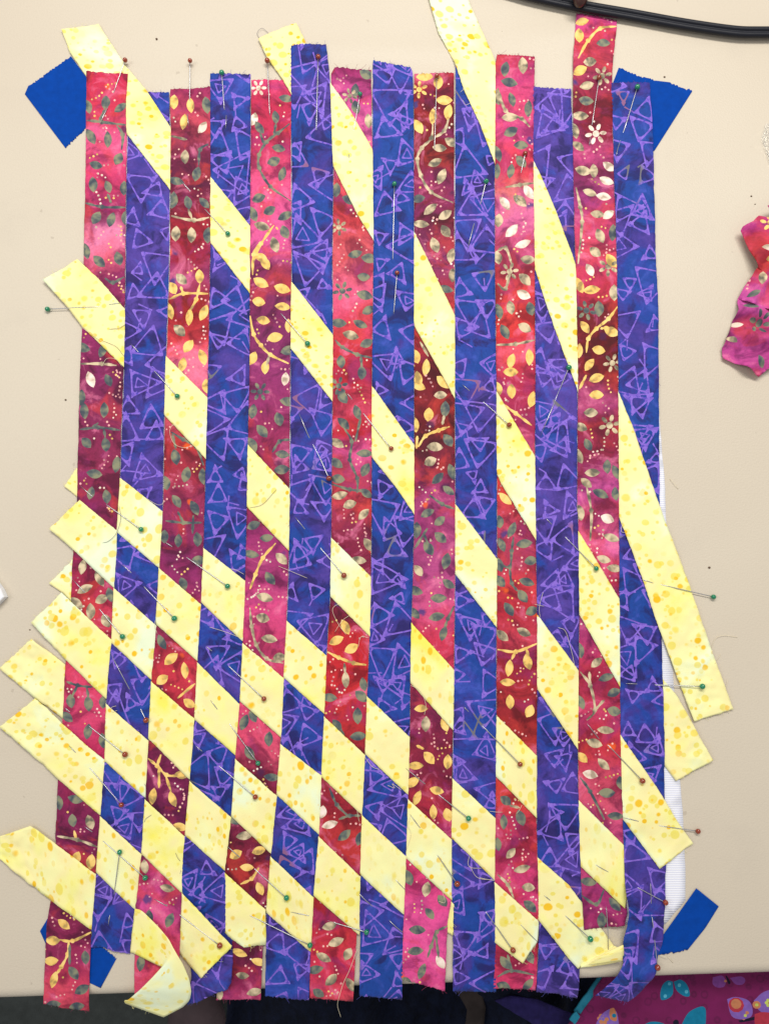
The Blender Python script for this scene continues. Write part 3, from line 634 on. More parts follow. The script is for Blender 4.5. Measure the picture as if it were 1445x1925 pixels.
ORD = ['first', 'second', 'third', 'fourth', 'fifth', 'sixth', 'seventh', 'eighth', 'ninth', 'tenth', 'eleventh', 'twelfth', 'thirteenth', 'fourteenth']
RAMPS = {
0: [(140,(200,35,75)),(200,(205,50,80)),(250,(225,90,140)),(330,(215,60,110)),(400,(150,30,80)),(440,(238,135,175)),(490,(222,95,125)),(525,(140,35,85)),(620,(150,35,100)),(700,(120,25,75)),(760,(130,35,85)),(880,(140,35,75)),(960,(135,30,80)),(1060,(140,25,75)),(1120,(190,45,75)),(1180,(200,55,80)),(1260,(215,60,95)),(1350,(215,65,110)),(1420,(190,40,90)),(1500,(125,25,75)),(1600,(130,25,80)),(1720,(125,25,70)),(1780,(140,30,80)),(1850,(205,60,95)),(1890,(215,75,95))],
2: [(170,(160,40,90)),(230,(200,70,90)),(290,(110,20,60)),(350,(90,12,55)),(430,(160,25,45)),(480,(150,20,50)),(515,(165,60,110)),(560,(150,30,30)),(600,(150,20,30)),(640,(215,60,70)),(680,(240,120,150)),(730,(235,110,140)),(830,(170,40,50)),(900,(165,45,70)),(940,(150,40,85)),(1060,(130,30,85)),(1110,(175,50,105)),(1200,(130,25,50)),(1260,(205,50,70)),(1310,(180,40,60)),(1400,(120,20,70)),(1570,(110,20,75)),(1635,(180,50,110)),(1680,(220,80,150)),(1720,(205,70,130)),(1800,(215,70,100)),(1870,(215,75,120))],
4: [(150,(218,65,115)),(200,(190,35,75)),(270,(200,45,85)),(350,(225,80,130)),(420,(228,90,150)),(480,(215,85,150)),(520,(130,35,85)),(620,(125,35,90)),(700,(150,50,110)),(780,(150,40,95)),(860,(150,35,80)),(900,(160,40,80)),(970,(150,30,60)),(1000,(170,50,110)),(1080,(160,50,110)),(1150,(215,70,130)),(1230,(205,60,105)),(1340,(220,70,110)),(1420,(215,80,110)),(1460,(140,25,60)),(1550,(115,20,60)),(1650,(130,20,35)),(1700,(120,25,50)),(1780,(115,20,60)),(1830,(140,30,80)),(1880,(190,60,110))],
6: [(130,(150,30,95)),(180,(200,70,140)),(240,(225,100,160)),(320,(205,90,140)),(350,(220,80,90)),(420,(190,50,60)),(480,(215,90,100)),(560,(225,90,130)),(620,(215,60,90)),(680,(190,35,50)),(730,(180,30,50)),(770,(200,60,90)),(800,(180,25,45)),(850,(215,80,140)),(900,(190,60,80)),(940,(200,60,75)),(990,(140,35,70)),(1040,(130,25,60)),(1150,(130,25,55)),(1200,(190,35,45)),(1280,(200,35,45)),(1340,(190,40,45)),(1440,(140,30,50)),(1520,(150,25,45)),(1600,(190,50,50)),(1680,(150,20,30)),(1760,(190,40,60)),(1820,(215,50,80)),(1870,(220,70,90))],
8: [(145,(150,25,55)),(180,(130,20,50)),(230,(120,15,25)),(300,(125,20,30)),(340,(140,35,90)),(390,(120,25,45)),(440,(110,25,70)),(500,(140,50,100)),(560,(160,40,60)),(640,(170,35,50)),(700,(110,15,30)),(760,(120,20,35)),(810,(95,15,25)),(870,(130,30,60)),(920,(165,55,110)),(1000,(165,60,115)),(1080,(180,70,130)),(1140,(210,80,130)),(1200,(205,50,80)),(1270,(200,55,90)),(1340,(120,25,70)),(1400,(140,30,60)),(1460,(120,20,55)),(1540,(170,35,60)),(1640,(220,60,120)),(1720,(230,80,150)),(1800,(232,84,155)),(1860,(215,70,135))],
10: [(110,(175,40,75)),(150,(205,60,120)),(200,(215,70,110)),(240,(215,70,130)),(290,(225,60,90)),(330,(215,60,80)),(360,(215,110,110)),(400,(225,110,160)),(450,(200,80,130)),(500,(180,50,70)),(560,(215,60,60)),(620,(215,50,50)),(645,(200,40,60)),(665,(235,90,110)),(700,(185,40,75)),(800,(160,35,80)),(840,(210,80,110)),(910,(210,60,50)),(1000,(190,60,90)),(1060,(170,50,80)),(1100,(215,60,70)),(1150,(175,30,50)),(1200,(200,60,80)),(1250,(140,20,45)),(1300,(175,40,50)),(1340,(150,30,40)),(1480,(205,60,50)),(1560,(200,50,80)),(1600,(160,30,60)),(1660,(215,60,120)),(1740,(180,35,60)),(1860,(215,60,110))],
12: [(40,(210,70,140)),(70,(205,55,80)),(110,(180,50,80)),(150,(190,60,100)),(200,(150,25,50)),(250,(130,20,50)),(290,(200,70,130)),(320,(110,20,60)),(380,(160,50,120)),(430,(200,60,110)),(480,(215,70,90)),(520,(200,50,90)),(560,(180,40,60)),(590,(110,20,30)),(690,(130,20,30)),(720,(130,30,60)),(760,(180,70,120)),(800,(150,30,60)),(870,(130,25,60)),(920,(200,80,150)),(960,(170,40,80)),(1000,(215,90,140)),(1030,(225,100,160)),(1090,(190,40,70)),(1160,(150,50,110)),(1220,(190,50,100)),(1280,(160,30,60)),(1340,(200,60,100)),(1400,(190,40,60)),(1500,(210,80,110)),(1560,(215,80,130)),(1700,(160,40,100))],
}
RLAB = ["leftmost upright strip, pink and maroon batik with slate leaves and gold leaves near the bottom",
 "second red upright strip from the left, maroon leaf batik beginning under a red-brown pin",
 "third red upright strip from the left, pink at top with a grey branching stem",
 "fourth red upright strip from the left, rose red batik with grey flowers halfway down",
 "fifth red upright strip from the left, dark wine at the top, bright pink below",
 "sixth red upright strip from the left, coral pink batik, taller than both neighbours",
 "tallest red upright strip, reaching up under the black cord, seventh red from the left"]
BLAB = ["first indigo upright strip from the left, ending short above a blue tape piece",
 "second indigo upright strip from the left, its bottom end curling to the left",
 "third indigo upright strip from the left, standing taller than its neighbours at the top",
 "fourth indigo upright strip from the left, bright blue with a slanted top end",
 "fifth indigo upright strip from the left, crossed at its top by a steep yellow strip",
 "sixth indigo upright strip from the left, purplish, between two long red strips",
 "rightmost indigo upright strip, its bottom end bending left over the table edge"]
BIAS = {1: 0.03, 3: -0.02, 5: -0.02, 7: -0.06, 9: -0.03, 11: 0.08, 13: -0.01}
TI = {'g': 1, 'c': 2, 'y': 3, 'w': 4, 'p': 5}
fray_col = {'r': simple('frayed_red_yarn', L4((150, 50, 90)), 0.8), 'b': simple('frayed_indigo_yarn', L4((80, 80, 160)), 0.8), 'y': simple('frayed_yellow_yarn', L4((240, 230, 160)), 0.8)}
for i in range(14):
    kind, te, lt, be, rt = COLS[i]
    g0, g1 = GAP[i]/2, GAP[i+1]/2
    l = LE[i].copy(); r = RE[i].copy(); l[:, 0] += g0; r[:, 0] -= g1
    le = jitter_edge(l, 0.28, 7); re_ = jitter_edge(r, 0.28, 7)
    tp = jitter_edge([tuple(l[0])]+te[1:-1]+[tuple(r[0])], 0.7, 2.5)
    bpts = [tuple(l[-1])]+[p for p in be if math.dist(p, l[-1]) > 3 and math.dist(p, r[-1]) > 3]+[tuple(r[-1])]
    bt = jitter_edge(bpts, 0.7, 2.5)
    outline = tp[:-1]+re_[:-1]+bt[::-1][:-1]+le[::-1][:-1]
    xr = (min(l[:, 0].min(), r[:, 0].min())-4, max(l[:, 0].max(), r[:, 0].max())+4)
    if kind == 'r':
        shapes = [(t, p, None) for t, p, c in RED if xr[0] < c[0] < xr[1] and abs((np.interp(c[1], l[:, 1], l[:, 0])+np.interp(c[1], r[:, 1], r[:, 0]))/2-c[0]) < 46]
        mats = [red_base(i, RAMPS[i]), TONE['g'], TONE['c'], TONE['y'], TONE['w'], TONE['p']]; ti = TI
        lab = RLAB[i//2]; nm = 'red_batik_strip'; gr = 'red leaf print upright strips'
    else:
        shapes = [('l', a, b) for a, b in blue_pattern(i)]
        mats = [blue_base(i, BIAS[i]), LAV]; ti = {'l': 1}
        lab = BLAB[i//2]; nm = 'indigo_batik_strip'; gr = 'indigo triangle print upright strips'
    ob = cdt_cloth(nm, outline, shapes, 6.0, mats, lambda x, y, i=i: z_col(i, x, y), ti)
    solid(ob, THK); put(ob, lab, 'fabric strip', gr)
    # frayed yarns at the cut ends
    lines = []
    for ends, up in ((tp, -1), (bt, 1)):
        for _ in range(random.choice((4, 6, 8))):
            a = random.choice(ends[1:-1]); ln = random.choice((1.5, 2, 3, 4, 8)); dx = random.uniform(-1.6, 1.6)*ln
            p = [(a[0]+dx*t, a[1]+up*ln*(t-0.25)) for t in (0, 0.35, 0.7, 1)]
            zz = float(z_col(i, np.array([a[0]]), np.array([a[1]]))[0])
            lines.append([P(x, y)[:2]+(zz+0.0001+0.0006*k*random.random(),) for k, (x, y) in enumerate(p)])
    for ed, sgn in ((le, -1), (re_, 1)):
        for _ in range(5):
            a = random.choice(ed[3:-3]); ln = random.uniform(2, 5)
            zz = float(z_col(i, np.array([a[0]]), np.array([a[1]]))[0])
            lines.append([P(a[0]+sgn*ln*t*0.6, a[1]+ln*t*random.uniform(-1, 1))[:2]+(zz+0.0003,) for t in (0, 0.5, 1)])
    f = fibre_mesh('frayed_yarn', lines, 0.00009, fray_col[kind]); put(f, parent=ob, kind='stuff')

# ------------------------------------------------------------------ yellow strips
def resample(pts, n):
    pts = np.array(pts, float); seg = np.r_[0, np.cumsum(np.linalg.norm(np.diff(pts, axis=0), axis=1))]
    t = np.linspace(0, seg[-1], n)
    return np.stack([np.interp(t, seg, pts[:, k]) for k in range(pts.shape[1])], 1)
YLAB = {
'A': "long yellow diagonal strip from the top left corner tape down to the lower right",
'B': "yellow diagonal strip whose top end pokes out beside the tallest indigo strip at top",
'C': "steepest yellow strip, running off the top edge and ending at the far right",
'D': "yellow diagonal strip with its upper left end crossed by a green pin lying sideways",
'E': "yellow diagonal strip whose lower end folds over beside the rightmost indigo strip",
'F': "yellow diagonal strip starting square beside two tucked ends and ending in a cut square",
'G': "yellow diagonal strip with a small tucked left end below the widest open gap",
'H': "pale yellow diagonal strip overlapping the tucked end above it at the left",
'I': "yellow strip jutting far left, upper one of the two pale ends lying side by side",
'J': "dotted yellow strip reaching the left edge just under another jutting end",
'K': "short yellow strip ending bottom left in a square corner held by an amber pin",
'L': "lowest yellow strip, cut to a point at far left and curling over at the bottom"}
YMAT = {k: make_yellow(j) for j, k in enumerate(YEL)}
FOLD = {
 'E': [((1153,1777,.0022),(1086,1819,.0022)),((1164,1783,.0030),(1112,1817,.0030)),((1171,1790,.0045),(1148,1811,.0045)),((1172,1797,.006),(1171,1806,.006)),((1172,1786,.0085),(1166,1806,.0085)),((1171,1776,.0095),(1140,1809,.0095)),((1141,1789,.0090),(1106,1814,.0085))],
 'L': [((270,1714,.0030),(258,1795,.0024)),((300,1744,.005),(282,1807,.004)),((318,1766,.008),(300,1816,.006)),((326,1782,.011),(306,1818,.009)),
       ((333,1794,.0128),(302,1821,.0120)),((344,1812,.0125),(286,1838,.0122)),((356,1840,.011),(264,1860,.011)),((360,1864,.009),(250,1872,.009)),((357,1880,.006),(241,1880,.006)),((344,1893,.003),(233,1880,.004)),((308,1912,.001),(236,1886,.002))],
}
for k, (oo, U, Lw) in YEL.items():
    ext = FOLD.get(k)
    ln = np.linalg.norm(np.diff(np.array(U), axis=0), axis=1).sum()
    n = int(ln/3.2); nw = 16
    a = resample(U, n); b = resample(Lw, n)
    if k in 'FJ':   # end cut square at an odd corner: keep corner vertices
        a = resample(U[:-1], n); a[-1] = U[-1]; kk = 8
        for q_ in range(kk): a[n-1-q_] = np.array(U[-1])*(1-q_/kk)+a[n-1-kk]*(q_/kk) if q_ else np.array(U[-1])
        c0 = np.array(U[-2], float); c1 = np.array(U[-1], float)
        aa = resample(U[:-1], n-6); a = np.vstack([aa, [c0+(c1-c0)*t for t in np.linspace(0, 1, 7)[1:]]]); 
    a[:, :2] += rng.normal(0, 0.22, (len(a), 2)); b[:, :2] += rng.normal(0, 0.22, (len(b), 2))
    rows = []
    for p, q_ in zip(a, b):
        t = np.linspace(0, 1, nw+1)[:, None]; rows.append(p[None]*(1-t)+q_[None]*t)
    rows = np.array(rows)
    # uneven cut ends
    for e in (0, -1):
        if e == -1 and ext: continue
        dirv = rows[e].mean(0)-rows[e+(3 if e == 0 else -3)].mean(0); dirv /= np.linalg.norm(dirv)+1e-9
        rows[e] += dirv[None]*rng.normal(0, 0.6, (nw+1, 1))
    X, Yp = rows[..., 0], rows[..., 1]
    Z = BASE+AMP*yel_weave(k, X, Yp)+lie(X, Yp)
    s0 = np.linspace(0, 1, nw+1)[None]
    # free ends sit lower on the table, a little lifted at the corners
    outl = np.clip((np.array([seamx(0, y) for y in Yp.ravel()]).reshape(Yp.shape)-X-4)/40, 0, 1)
    outr = np.clip((X-np.array([seamx(14, y) for y in Yp.ravel()]).reshape(Yp.shape)-4)/50, 0, 1)
    outt = np.clip((85-Yp)/50, 0, 1)
    out = np.maximum(np.maximum(outl, outr), outt)
    if k == 'K': Z = Z+0.0036*np.clip((X-350)/45, 0, 1)
    Z = Z*(1-out) + out*(0.0006+0.0009*(YEL[k][0])+0.0008*lie(X*2, Yp*2)/0.0006+0.0016*np.clip(out-0.7, 0, 1)*(s0-0.5)**2*8)
    if ext:
        e1 = resample([tuple(a[-1])+(Z[-1].mean(),)]+[p for p, _ in ext], 40)[1:]; e2 = resample([tuple(b[-1])+(Z[-1].mean(),)]+[q_ for _, q_ in ext], 40)[1:]
        t = np.linspace(0, 1, nw+1)[None, :, None]
        er = e1[:, None]*(1-t)+e2[:, None]*t
        er[..., 2] += 0.0012*np.sin(t[..., 0]*3.14)*np.linspace(0, 1, 39)[:, None]
        X = np.vstack([X, er[..., 0]]); Yp = np.vstack([Yp, er[..., 1]]); Z = np.vstack([Z, er[..., 2]])
    XX, YY = un(X, Yp, 0); n = X.shape[0]
    if ext: # raised folds: keep them where the photo shows them
        XX, YY = un(X, Yp, Z)
        X0, Y0_ = un(X, Yp, 0); m = (np.arange(n) < n-39)[:, None]; XX = np.where(m, X0, XX); YY = np.where(m, Y0_, YY)
    V = np.stack([XX, YY, Z], -1).reshape(-1, 3)
    F = [(r*(nw+1)+c, (r+1)*(nw+1)+c, (r+1)*(nw+1)+c+1, r*(nw+1)+c+1) for r in range(n-1) for c in range(nw)]
    # cloth coordinates: along and across the strip
    cu = np.r_[0, np.cumsum(np.linalg.norm(np.diff(V.reshape(n, nw+1, 3)[:, nw//2], axis=0), axis=1))]
    UVx = np.repeat(cu[:, None], nw+1, 1); UVy = np.linspace(0, 0.031, nw+1)[None].repeat(n, 0)
    ob = mesh_ob('yellow_batik_strip', V, F, [YMAT[k]], None, np.stack([UVx.ravel(), UVy.ravel()], 1))
    solid(ob, THK); put(ob, YLAB[k], 'fabric strip', 'yellow dotted diagonal strips')
    lines = []
    R3 = V.reshape(n, nw+1, 3)
    for e, pe in ((0, 2), (-1, -3)):
        for _ in range(8):
            c = random.randrange(1, nw); p = R3[e, c]; dv = R3[e, c]-R3[pe, c]; dv = dv/(np.linalg.norm(dv)+1e-9)
            side = np.array((-dv[1], dv[0], 0)); ln = random.choice((.001, .0015, .003)); sd = random.uniform(-.7, .7)
            lines.append([tuple(p+dv*ln*t+side*sd*ln*t*t+np.array((0, 0, .0002))) for t in (0, .4, .8, 1)])
    put(fibre_mesh('frayed_yarn', lines, 0.00008, fray_col['y']), parent=ob, kind='stuff')

# ------------------------------------------------------------------ white knit backing
t = NT('white_knit', 0.85, 0.2); uv = t.uv(); 
wv = t.node('ShaderNodeTexWave'); wv.wave_type = 'BANDS'; wv.bands_direction = 'Y'; wv.inputs['Scale'].default_value = 190; wv.inputs['Distortion'].default_value = 0.6; t.link(uv, wv.inputs['Vector'])
t.base(t.mix(wv.outputs['Fac'], L4((226, 228, 244), .95), L4((252, 252, 255), .95))); t.bump(wv.outputs['Fac'], 0.0002, 0.6); KN = t.m
out = [(175,215),(1200,215),(1243,850),(1248,900),(1251,987),(1266,1304),(1277,1464),(1283,1543),(1287,1645),(1287,1692),(1249,1737),(700,1735),(115,1715),(160,900)]
outj = []
for a, b in zip(out, out[1:]+out[:1]):
    outj += jitter_edge([a, b], 0.35, 8)[:-1]
ob = cdt_cloth('knit_backing', outj, [], 30, [KN], lambda x, y: 0.00045+0*x, {}); solid(ob, 0.0003)
put(ob, "white ribbed knit backing cloth showing along the right edge under the weaving", "backing cloth")

# ------------------------------------------------------------------ blue tape
t = NT('blue_painters_tape', 0.8, 0.12); o = t.obj(); n = t.noise(o, 160, 3, 0.6); 
sc = t.node('ShaderNodeMapping'); sc.inputs['Scale'].default_value = (1, 8, 1); t.link(o, sc.inputs[0]); n2 = t.noise(sc.outputs[0], 260, 2, 0.5)
t.base(t.ramp(n, [(0.3, L4((0, 62, 150), .95)), (0.7, L4((0, 68, 164), .95))])); t.bump(n2, 0.0002, 0.7); TAPE = t.m
def torn(a, b, amp): return jitter_edge([a, b], amp, 2.2)[:-1]
def tape(segs, z, label, curl=0):
    pts = []
    for k, (p, tornf) in enumerate(segs):
        q_ = segs[(k+1) % len(segs)][0]; pts += torn(p, q_, 1.0) if tornf else [p]
    cx = sum(p[0] for p in pts)/len(pts)
    ob = cdt_cloth('painters_tape', pts, [], 6, [TAPE], lambda x, y: z+0.0001*np.sin(x*.2)*np.sin(y*.16)+np.array([shade_swell(*map(float, un(a, b))) for a, b in zip(x, y)]), {}); solid(ob, 0.00018)
    put(ob, label, 'tape', 'pieces of blue tape holding the weaving down')
tape([((48,178),0),((55,163),0),((62,160),1),((134,106),0),((185,175),0),((185,228),0),((163,241),1),((124,279),0)], .0004, "large blue tape piece with torn edges at the top left corner")
tape([((1140,185),0),((1162,128),1),((1200,143),1),((1232,152),0),((1256,155),1),((1300,172),0),((1229,284),0),((1180,292),0)], .0004, "large blue tape piece at the top right corner, beside the rightmost strip")
tape([((76,1750),0),((93,1722),0),((125,1760),0),((88,1777),0)], .0004, "tiny blue tape corner peeking out left of the leftmost strip")
tape([((150,1770),0),((186,1775),1),((220,1801),0),((190,1857),0),((158,1842),0)], .0004, "blue tape piece below the short indigo strip at bottom left")
tape([((1307,1669),0),((1349,1703),0),((1324,1743),0),((1292,1783),1),((1273,1788),1),((1238,1794),0),((1205,1790),0),((1215,1762),0),((1241,1762),0)], .0010, "blue tape piece at the bottom right, lying over the white backing")

# ------------------------------------------------------------------ pins
def glass(name, c):
    t = NT(name, 0.12, 0.6); t.base(L4(c)); t.b.inputs['Transmission Weight'].default_value = 0.35; t.b.inputs['IOR'].default_value = 1.5
    t.b.inputs['Coat Weight'].default_value = 0.6; return t.m
GM = {'a': glass('amber_glass', (165, 62, 22)), 'g': glass('green_glass', (12, 150, 104))}
STEEL = simple('pin_steel', (0.50, 0.50, 0.51, 1), 0.32, 0.5, metal=0.85)
def sph(r, nu=16, nv=10):
    vs_ = [(0, 0, r)]; fs_ = []
    for a in range(1, nv):
        for b in range(nu):
            th, ph = math.pi*a/nv, 2*math.pi*b/nu; vs_.append((r*math.sin(th)*math.cos(ph), r*math.sin(th)*math.sin(ph), r*math.cos(th)))
    vs_.append((0, 0, -r)); e = len(vs_)-1
    for b in range(nu):
        fs_.append((0, 1+b, 1+(b+1) % nu)); fs_.append((e, 1+(nv-2)*nu+(b+1) % nu, 1+(nv-2)*nu+b))
        for a in range(nv-2): fs_.append((1+a*nu+b, 1+(a+1)*nu+b, 1+(a+1)*nu+(b+1) % nu, 1+a*nu+(b+1) % nu))
    return vs_, fs_
SV, SF = sph(0.0021)
def surf(x, y):
    """height of the top of the weaving (or of the table) at a photo pixel"""
    inside = False
    if 100 < y < 1880 and seamx(0, y)-2 < x < seamx(14, y)+2: inside = True
    for k in YEL:
        yu, yw, x0, x1 = yl(k, np.array([float(x)]))
        if x0 < x < x1+30 and yu[0]-1 < y < yw[0]+1: inside = True
    up = 0.0030*min(1, max(0, (x-350)/45)) if (355 < x < 450 and 1670 < y < 1840) else 0
    return (BASE+AMP+float(lie(x, y))+up) if inside else 0.0003
def tube(pts, r, nseg=6, cap=True):
    vs_, fs_ = [], []; n = len(pts); pts = [np.array(p, float) for p in pts]
    for k in range(n):
        t_ = pts[min(n-1, k+1)]-pts[max(0, k-1)]; t_ /= np.linalg.norm(t_)+1e-12
        s = np.cross(t_, (0, 0, 1)); s /= np.linalg.norm(s)+1e-12; u = np.cross(s, t_)
        rr = r[k] if isinstance(r, (list, tuple)) else r
        for q_ in range(nseg):
            a = 2*math.pi*q_/nseg; vs_.append(tuple(pts[k]+(s*math.cos(a)+u*math.sin(a))*rr))
    for k in range(n-1):
        for q_ in range(nseg):
            a = k*nseg+q_; b = k*nseg+(q_+1) % nseg; fs_.append((a, b, b+nseg, a+nseg))
    if cap: fs_.append(tuple(range(nseg))[::-1]); fs_.append(tuple((n-1)*nseg+q_ for q_ in range(nseg)))
    return vs_, fs_
PINS = [ # head colour, head x,y, shaft entry x,y, then re-emerging piece x,y,x,y (or none)
('a',239,120,216,177,204,208,190,240),('a',360,121,358,189,354,221,357,242),('g',419,143,423,208,427,221,426,247),('a',504,121,508,216),
('a',599,114,595,246),('g',677,183,665,249,656,294,656,301),('g',741,351,738,488),('a',820,149,816,280),('g',912,346,903,382,889,427,877,474),
('a',985,294,978,326,970,372,968,384),('a',1123,152,1111,234,1107,264,1105,279),('g',1194,170,1171,247,1158,285,1155,298),
('g',430,443,388,398,358,361,339,341),('g',92,583,190,579,208,575,232,572),('g',336,747,294,701,260,661,249,649),('g',579,649,530,593),
('a',746,517,740,588),('a',735,845,684,780,661,751,652,740),('a',619,901,602,862,580,820,562,777),('a',955,801,909,759,880,735,868,725),
('g',1066,694,1051,731,1039,761,1014,820),('g',269,996,204,950,175,933,154,914),('g',331,1162,274,1104,248,1076,232,1061),
('g',430,1102,354,1049,324,1027,312,1019),('g',234,1196,191,1146,161,1112,140,1089),('a',278,1352,268,1334,245,1293,209,1224),
('a',647,1082,604,1032,572,993,555,972),('a',498,1312,433,1253,398,1222,389,1214),('g',1117,1069,1062,1012,1034,985,1024,975),
('g',1338,1122,1239,1099,1224,1096,1202,1089),('g',1315,1289,1230,1287,1194,1285,1173,1284),('a',239,1416,172,1365,133,1336,125,1329),
('a',232,1510,172,1442,145,1413,133,1400),('g',487,1432,433,1360,410,1332,398,1315),('a',482,1495,415,1440,380,1409,370,1400),
('g',229,1598,218,1675,209,1720,207,1736),('g',277,1646,197,1579,175,1561,163,1551),('a',417,1769,341,1717,315,1700,292,1686),
('g',540,1683,481,1632,451,1608,429,1588),('g',584,1771,472,1718),('g',689,1747,633,1733,581,1718,547,1711),('a',858,1657,822,1606,788,1553,770,1528),
('g',879,1535,825,1493,797,1471,762,1442),('a',975,1434,907,1365,878,1335,870,1327),('a',1203,1465,1141,1400,1123,1387,1100,1358),
('a',1309,1561,1236,1550,1196,1541,1168,1534),('g',1106,1760,1061,1719,1032,1690,1021,1680),('a',962,1781,913,1713),('a',1246,1692,1196,1666),
('a',1231,1813,1223,1724,1221,1695,1219,1656)]
HEADLESS = [(1137,1707,1141,1781),(977,1735,1007,1766),(1117,1623,1140,1636),(734,1730,754,1748),(744,1652,759,1668),(677,1679,699,1700)]
def coldesc(x, y):
    for i in range(14):
        if seamx(i, y) <= x < seamx(i+1, y): return i
    return -1 if x < 400 else 14
cnt = {}; order = {}
for p in PINS:
    order.setdefault((p[0], coldesc(p[1], p[2])), []).append(p)
for k in order: order[k].sort(key=lambda p: p[2])
head_me = {}
for p in PINS:
    hx, hy, ex, ey = p[1:5]
    key = (p[0], coldesc(hx, hy)); idx = order[key].index(p); nn = len(order[key])
    cname = 'green' if p[0] == 'g' else 'amber'
    if key[1] == -1: where = "outside the weaving at left"
    elif key[1] == 14: where = "outside the weaving at right"
    else: where = "in the %s upright column from the left" % ORD[key[1]]
    pos = ("only one " if nn == 1 else ("topmost " if idx == 0 else ("lowest " if idx == nn-1 else "%s one down " % ORD[idx])))
    lab = "%s glass headed pin, %s%s" % (cname, pos, where)
    zs = surf(hx, hy); zh = zs+0.0019
    root = bpy.data.objects.new('sewing_pin', None); hw = P(hx, hy); root.location = (hw[0], hw[1], zs)
    put(root, lab, 'pin', 'glass headed sewing pins holding the strips')
    if p[0] not in head_me:
        hb = mesh_ob('pin_head', SV, SF, [GM[p[0]]]); head_me[p[0]] = hb.data
    else: hb = bpy.data.objects.new('pin_head', head_me[p[0]])
    hb.location = (0, 0, zh-zs); s = random.uniform(0.92, 1.1); hb.scale = (s, s, s*0.95); hb.rotation_euler = (random.random()*3, random.random()*3, 0); put(hb, parent=root)
    pts = [(hx, hy, zh)]; n = 6
    for k in range(1, n+1):
        t_ = k/n; x, y = hx+(ex-hx)*t_, hy+(ey-hy)*t_
        zline = zh*(1-t_)+(surf(ex, ey)+0.0001)*t_
        pts.append((x, y, max(zline, surf(x, y)+0.00025)))
    pts[-1] = (ex, ey, surf(ex, ey)+0.0001)
    if len(p) > 5:
        ax, ay, bx, by = p[5:9]; g = math.hypot(ax-ex, ay-ey)
        dx, dy = (ax-ex), (ay-ey)
        pts.append((ex+dx*0.12, ey+dy*0.12, surf(ex, ey)-0.0009)); pts.append((ex+dx*0.88, ey+dy*0.88, surf(ax, ay)-0.0009))
        pts.append((ax, ay, surf(ax, ay)+0.0001)); pts.append(((ax+bx)/2, (ay+by)/2, surf((ax+bx)/2, (ay+by)/2)+0.0005)); pts.append((bx, by, surf(bx, by)+0.0008))
    else:
        L_ = math.hypot(ex-hx, ey-hy); pts.append((ex+(ex-hx)/L_*6, ey+(ey-hy)/L_*6, surf(ex, ey)-0.0009))
    W = [np.array(P(x, y)[:2]+(z,))-np.array(root.location) for x, y, z in pts]
    rr = [0.00036]*(len(W)-1)+[0.00008]
    v, f = tube(W, rr, 6); put(mesh_ob('pin_shaft', v, f, [STEEL]), parent=root)
hl = ["headless looking pin shaft standing near the folded yellow end at lower right", "grey pin shaft across the square yellow end beside the amber pin",
      "short pin piece on the yellow diamond low in the thirteenth column", "short pin piece on the indigo strip low in the eighth column",
      "tiny pin tip on the yellow diamond low in the eighth column, above a longer shaft", "pin shaft piece near the seam of the seventh and eighth columns, low down"]
for h, lab in zip(HEADLESS, hl):
    a = (h[0], h[1]); b = (h[2], h[3]); d_ = np.array(b)-np.array(a); d_ = d_/np.linalg.norm(d_)
    pts = [(a[0]-d_[0]*5, a[1]-d_[1]*5, surf(*a)-0.0009), (a[0], a[1], surf(*a)+0.0001), ((a[0]+b[0])/2, (a[1]+b[1])/2, surf(*a)+0.0006), (b[0], b[1], surf(*b)+0.0001), (b[0]+d_[0]*5, b[1]+d_[1]*5, surf(*b)-0.0009)]
    v, f = tube([P(x, y)[:2]+(z,) for x, y, z in pts], 0.0003, 6)
    put(mesh_ob('pin_shaft_piece', v, f, [STEEL]), lab, 'pin', 'pin pieces with no head showing')

# ------------------------------------------------------------------ loose threads
THR = {'w': simple('cream_thread', L4((235, 222, 190)), 0.8), 'd': simple('grey_thread', L4((120, 112, 118)), 0.8)}
TH_ = [
('M2','w',550,680,520,690,508,720,540,790,580,845),('M2','w',600,740,560,770,520,830),('M2','w',700,862,660,858,645,915),
('C1','w',455,485,490,512,590,580),('C1','d',560,555,640,590,680,640),('C1','w',565,690,590,655,640,660,670,695),('C1','d',600,495,655,490,685,470),
('C1','w',945,1010,930,1050,950,1110,1000,1135,1055,1125),('M1','d',655,150,665,220,640,300,600,340,565,350),('M1','w',905,122,870,145,800,108),
('M1','w',1255,490,1290,497,1330,520),('M1','w',1145,805,1230,830,1310,862),('M1','w',850,770,852,805,862,840),('M1','w',640,1230,615,1240,620,1262,645,1255),
('M2','d',205,60,130,140,60,160),('M2','w',215,475,300,510,370,540),('M2','w',930,1120,980,1150,1010,1220,1003,1280),
('M3','w',315,565,295,640,300,690),('M3','w',272,625,320,635),('M3','w',390,740,425,760,455,860,470,930),('M3','w',712,210,700,262,722,270),
('M3','w',1150,870,1170,800,1215,780,1285,790),('M3','w',1165,920,1200,875),('M3','w',1222,1050,1235,1000),('M3','w',948,0,990,52),
('B2','w',680,60,720,112,762,130),('B2','w',805,215,842,228,830,205,880,242),('B2','w',930,375,915,430,930,480,905,570),
('B2','w',1245,600,1238,640,1260,660,1310,663),('B2','w',1250,655,1290,712,1380,727),('B2','w',1100,790,1113,845,1080,842),
('B3','w',0,655,75,668),('B3','w',50,325,115,330),('B3','w',210,295,183,340),('B3','w',895,1040,940,1055,965,1085),
('T2','d',108,210,98,185,125,160,165,188),('T2','w',1210,555,1225,585,1250,572),('T2','w',1215,480,1212,500,1198,512),
('B1','d',830,375,800,395,792,415),('B1','d',960,580,985,625),('B2','w',640,350,652,415)]
tcount = {}
tl = []
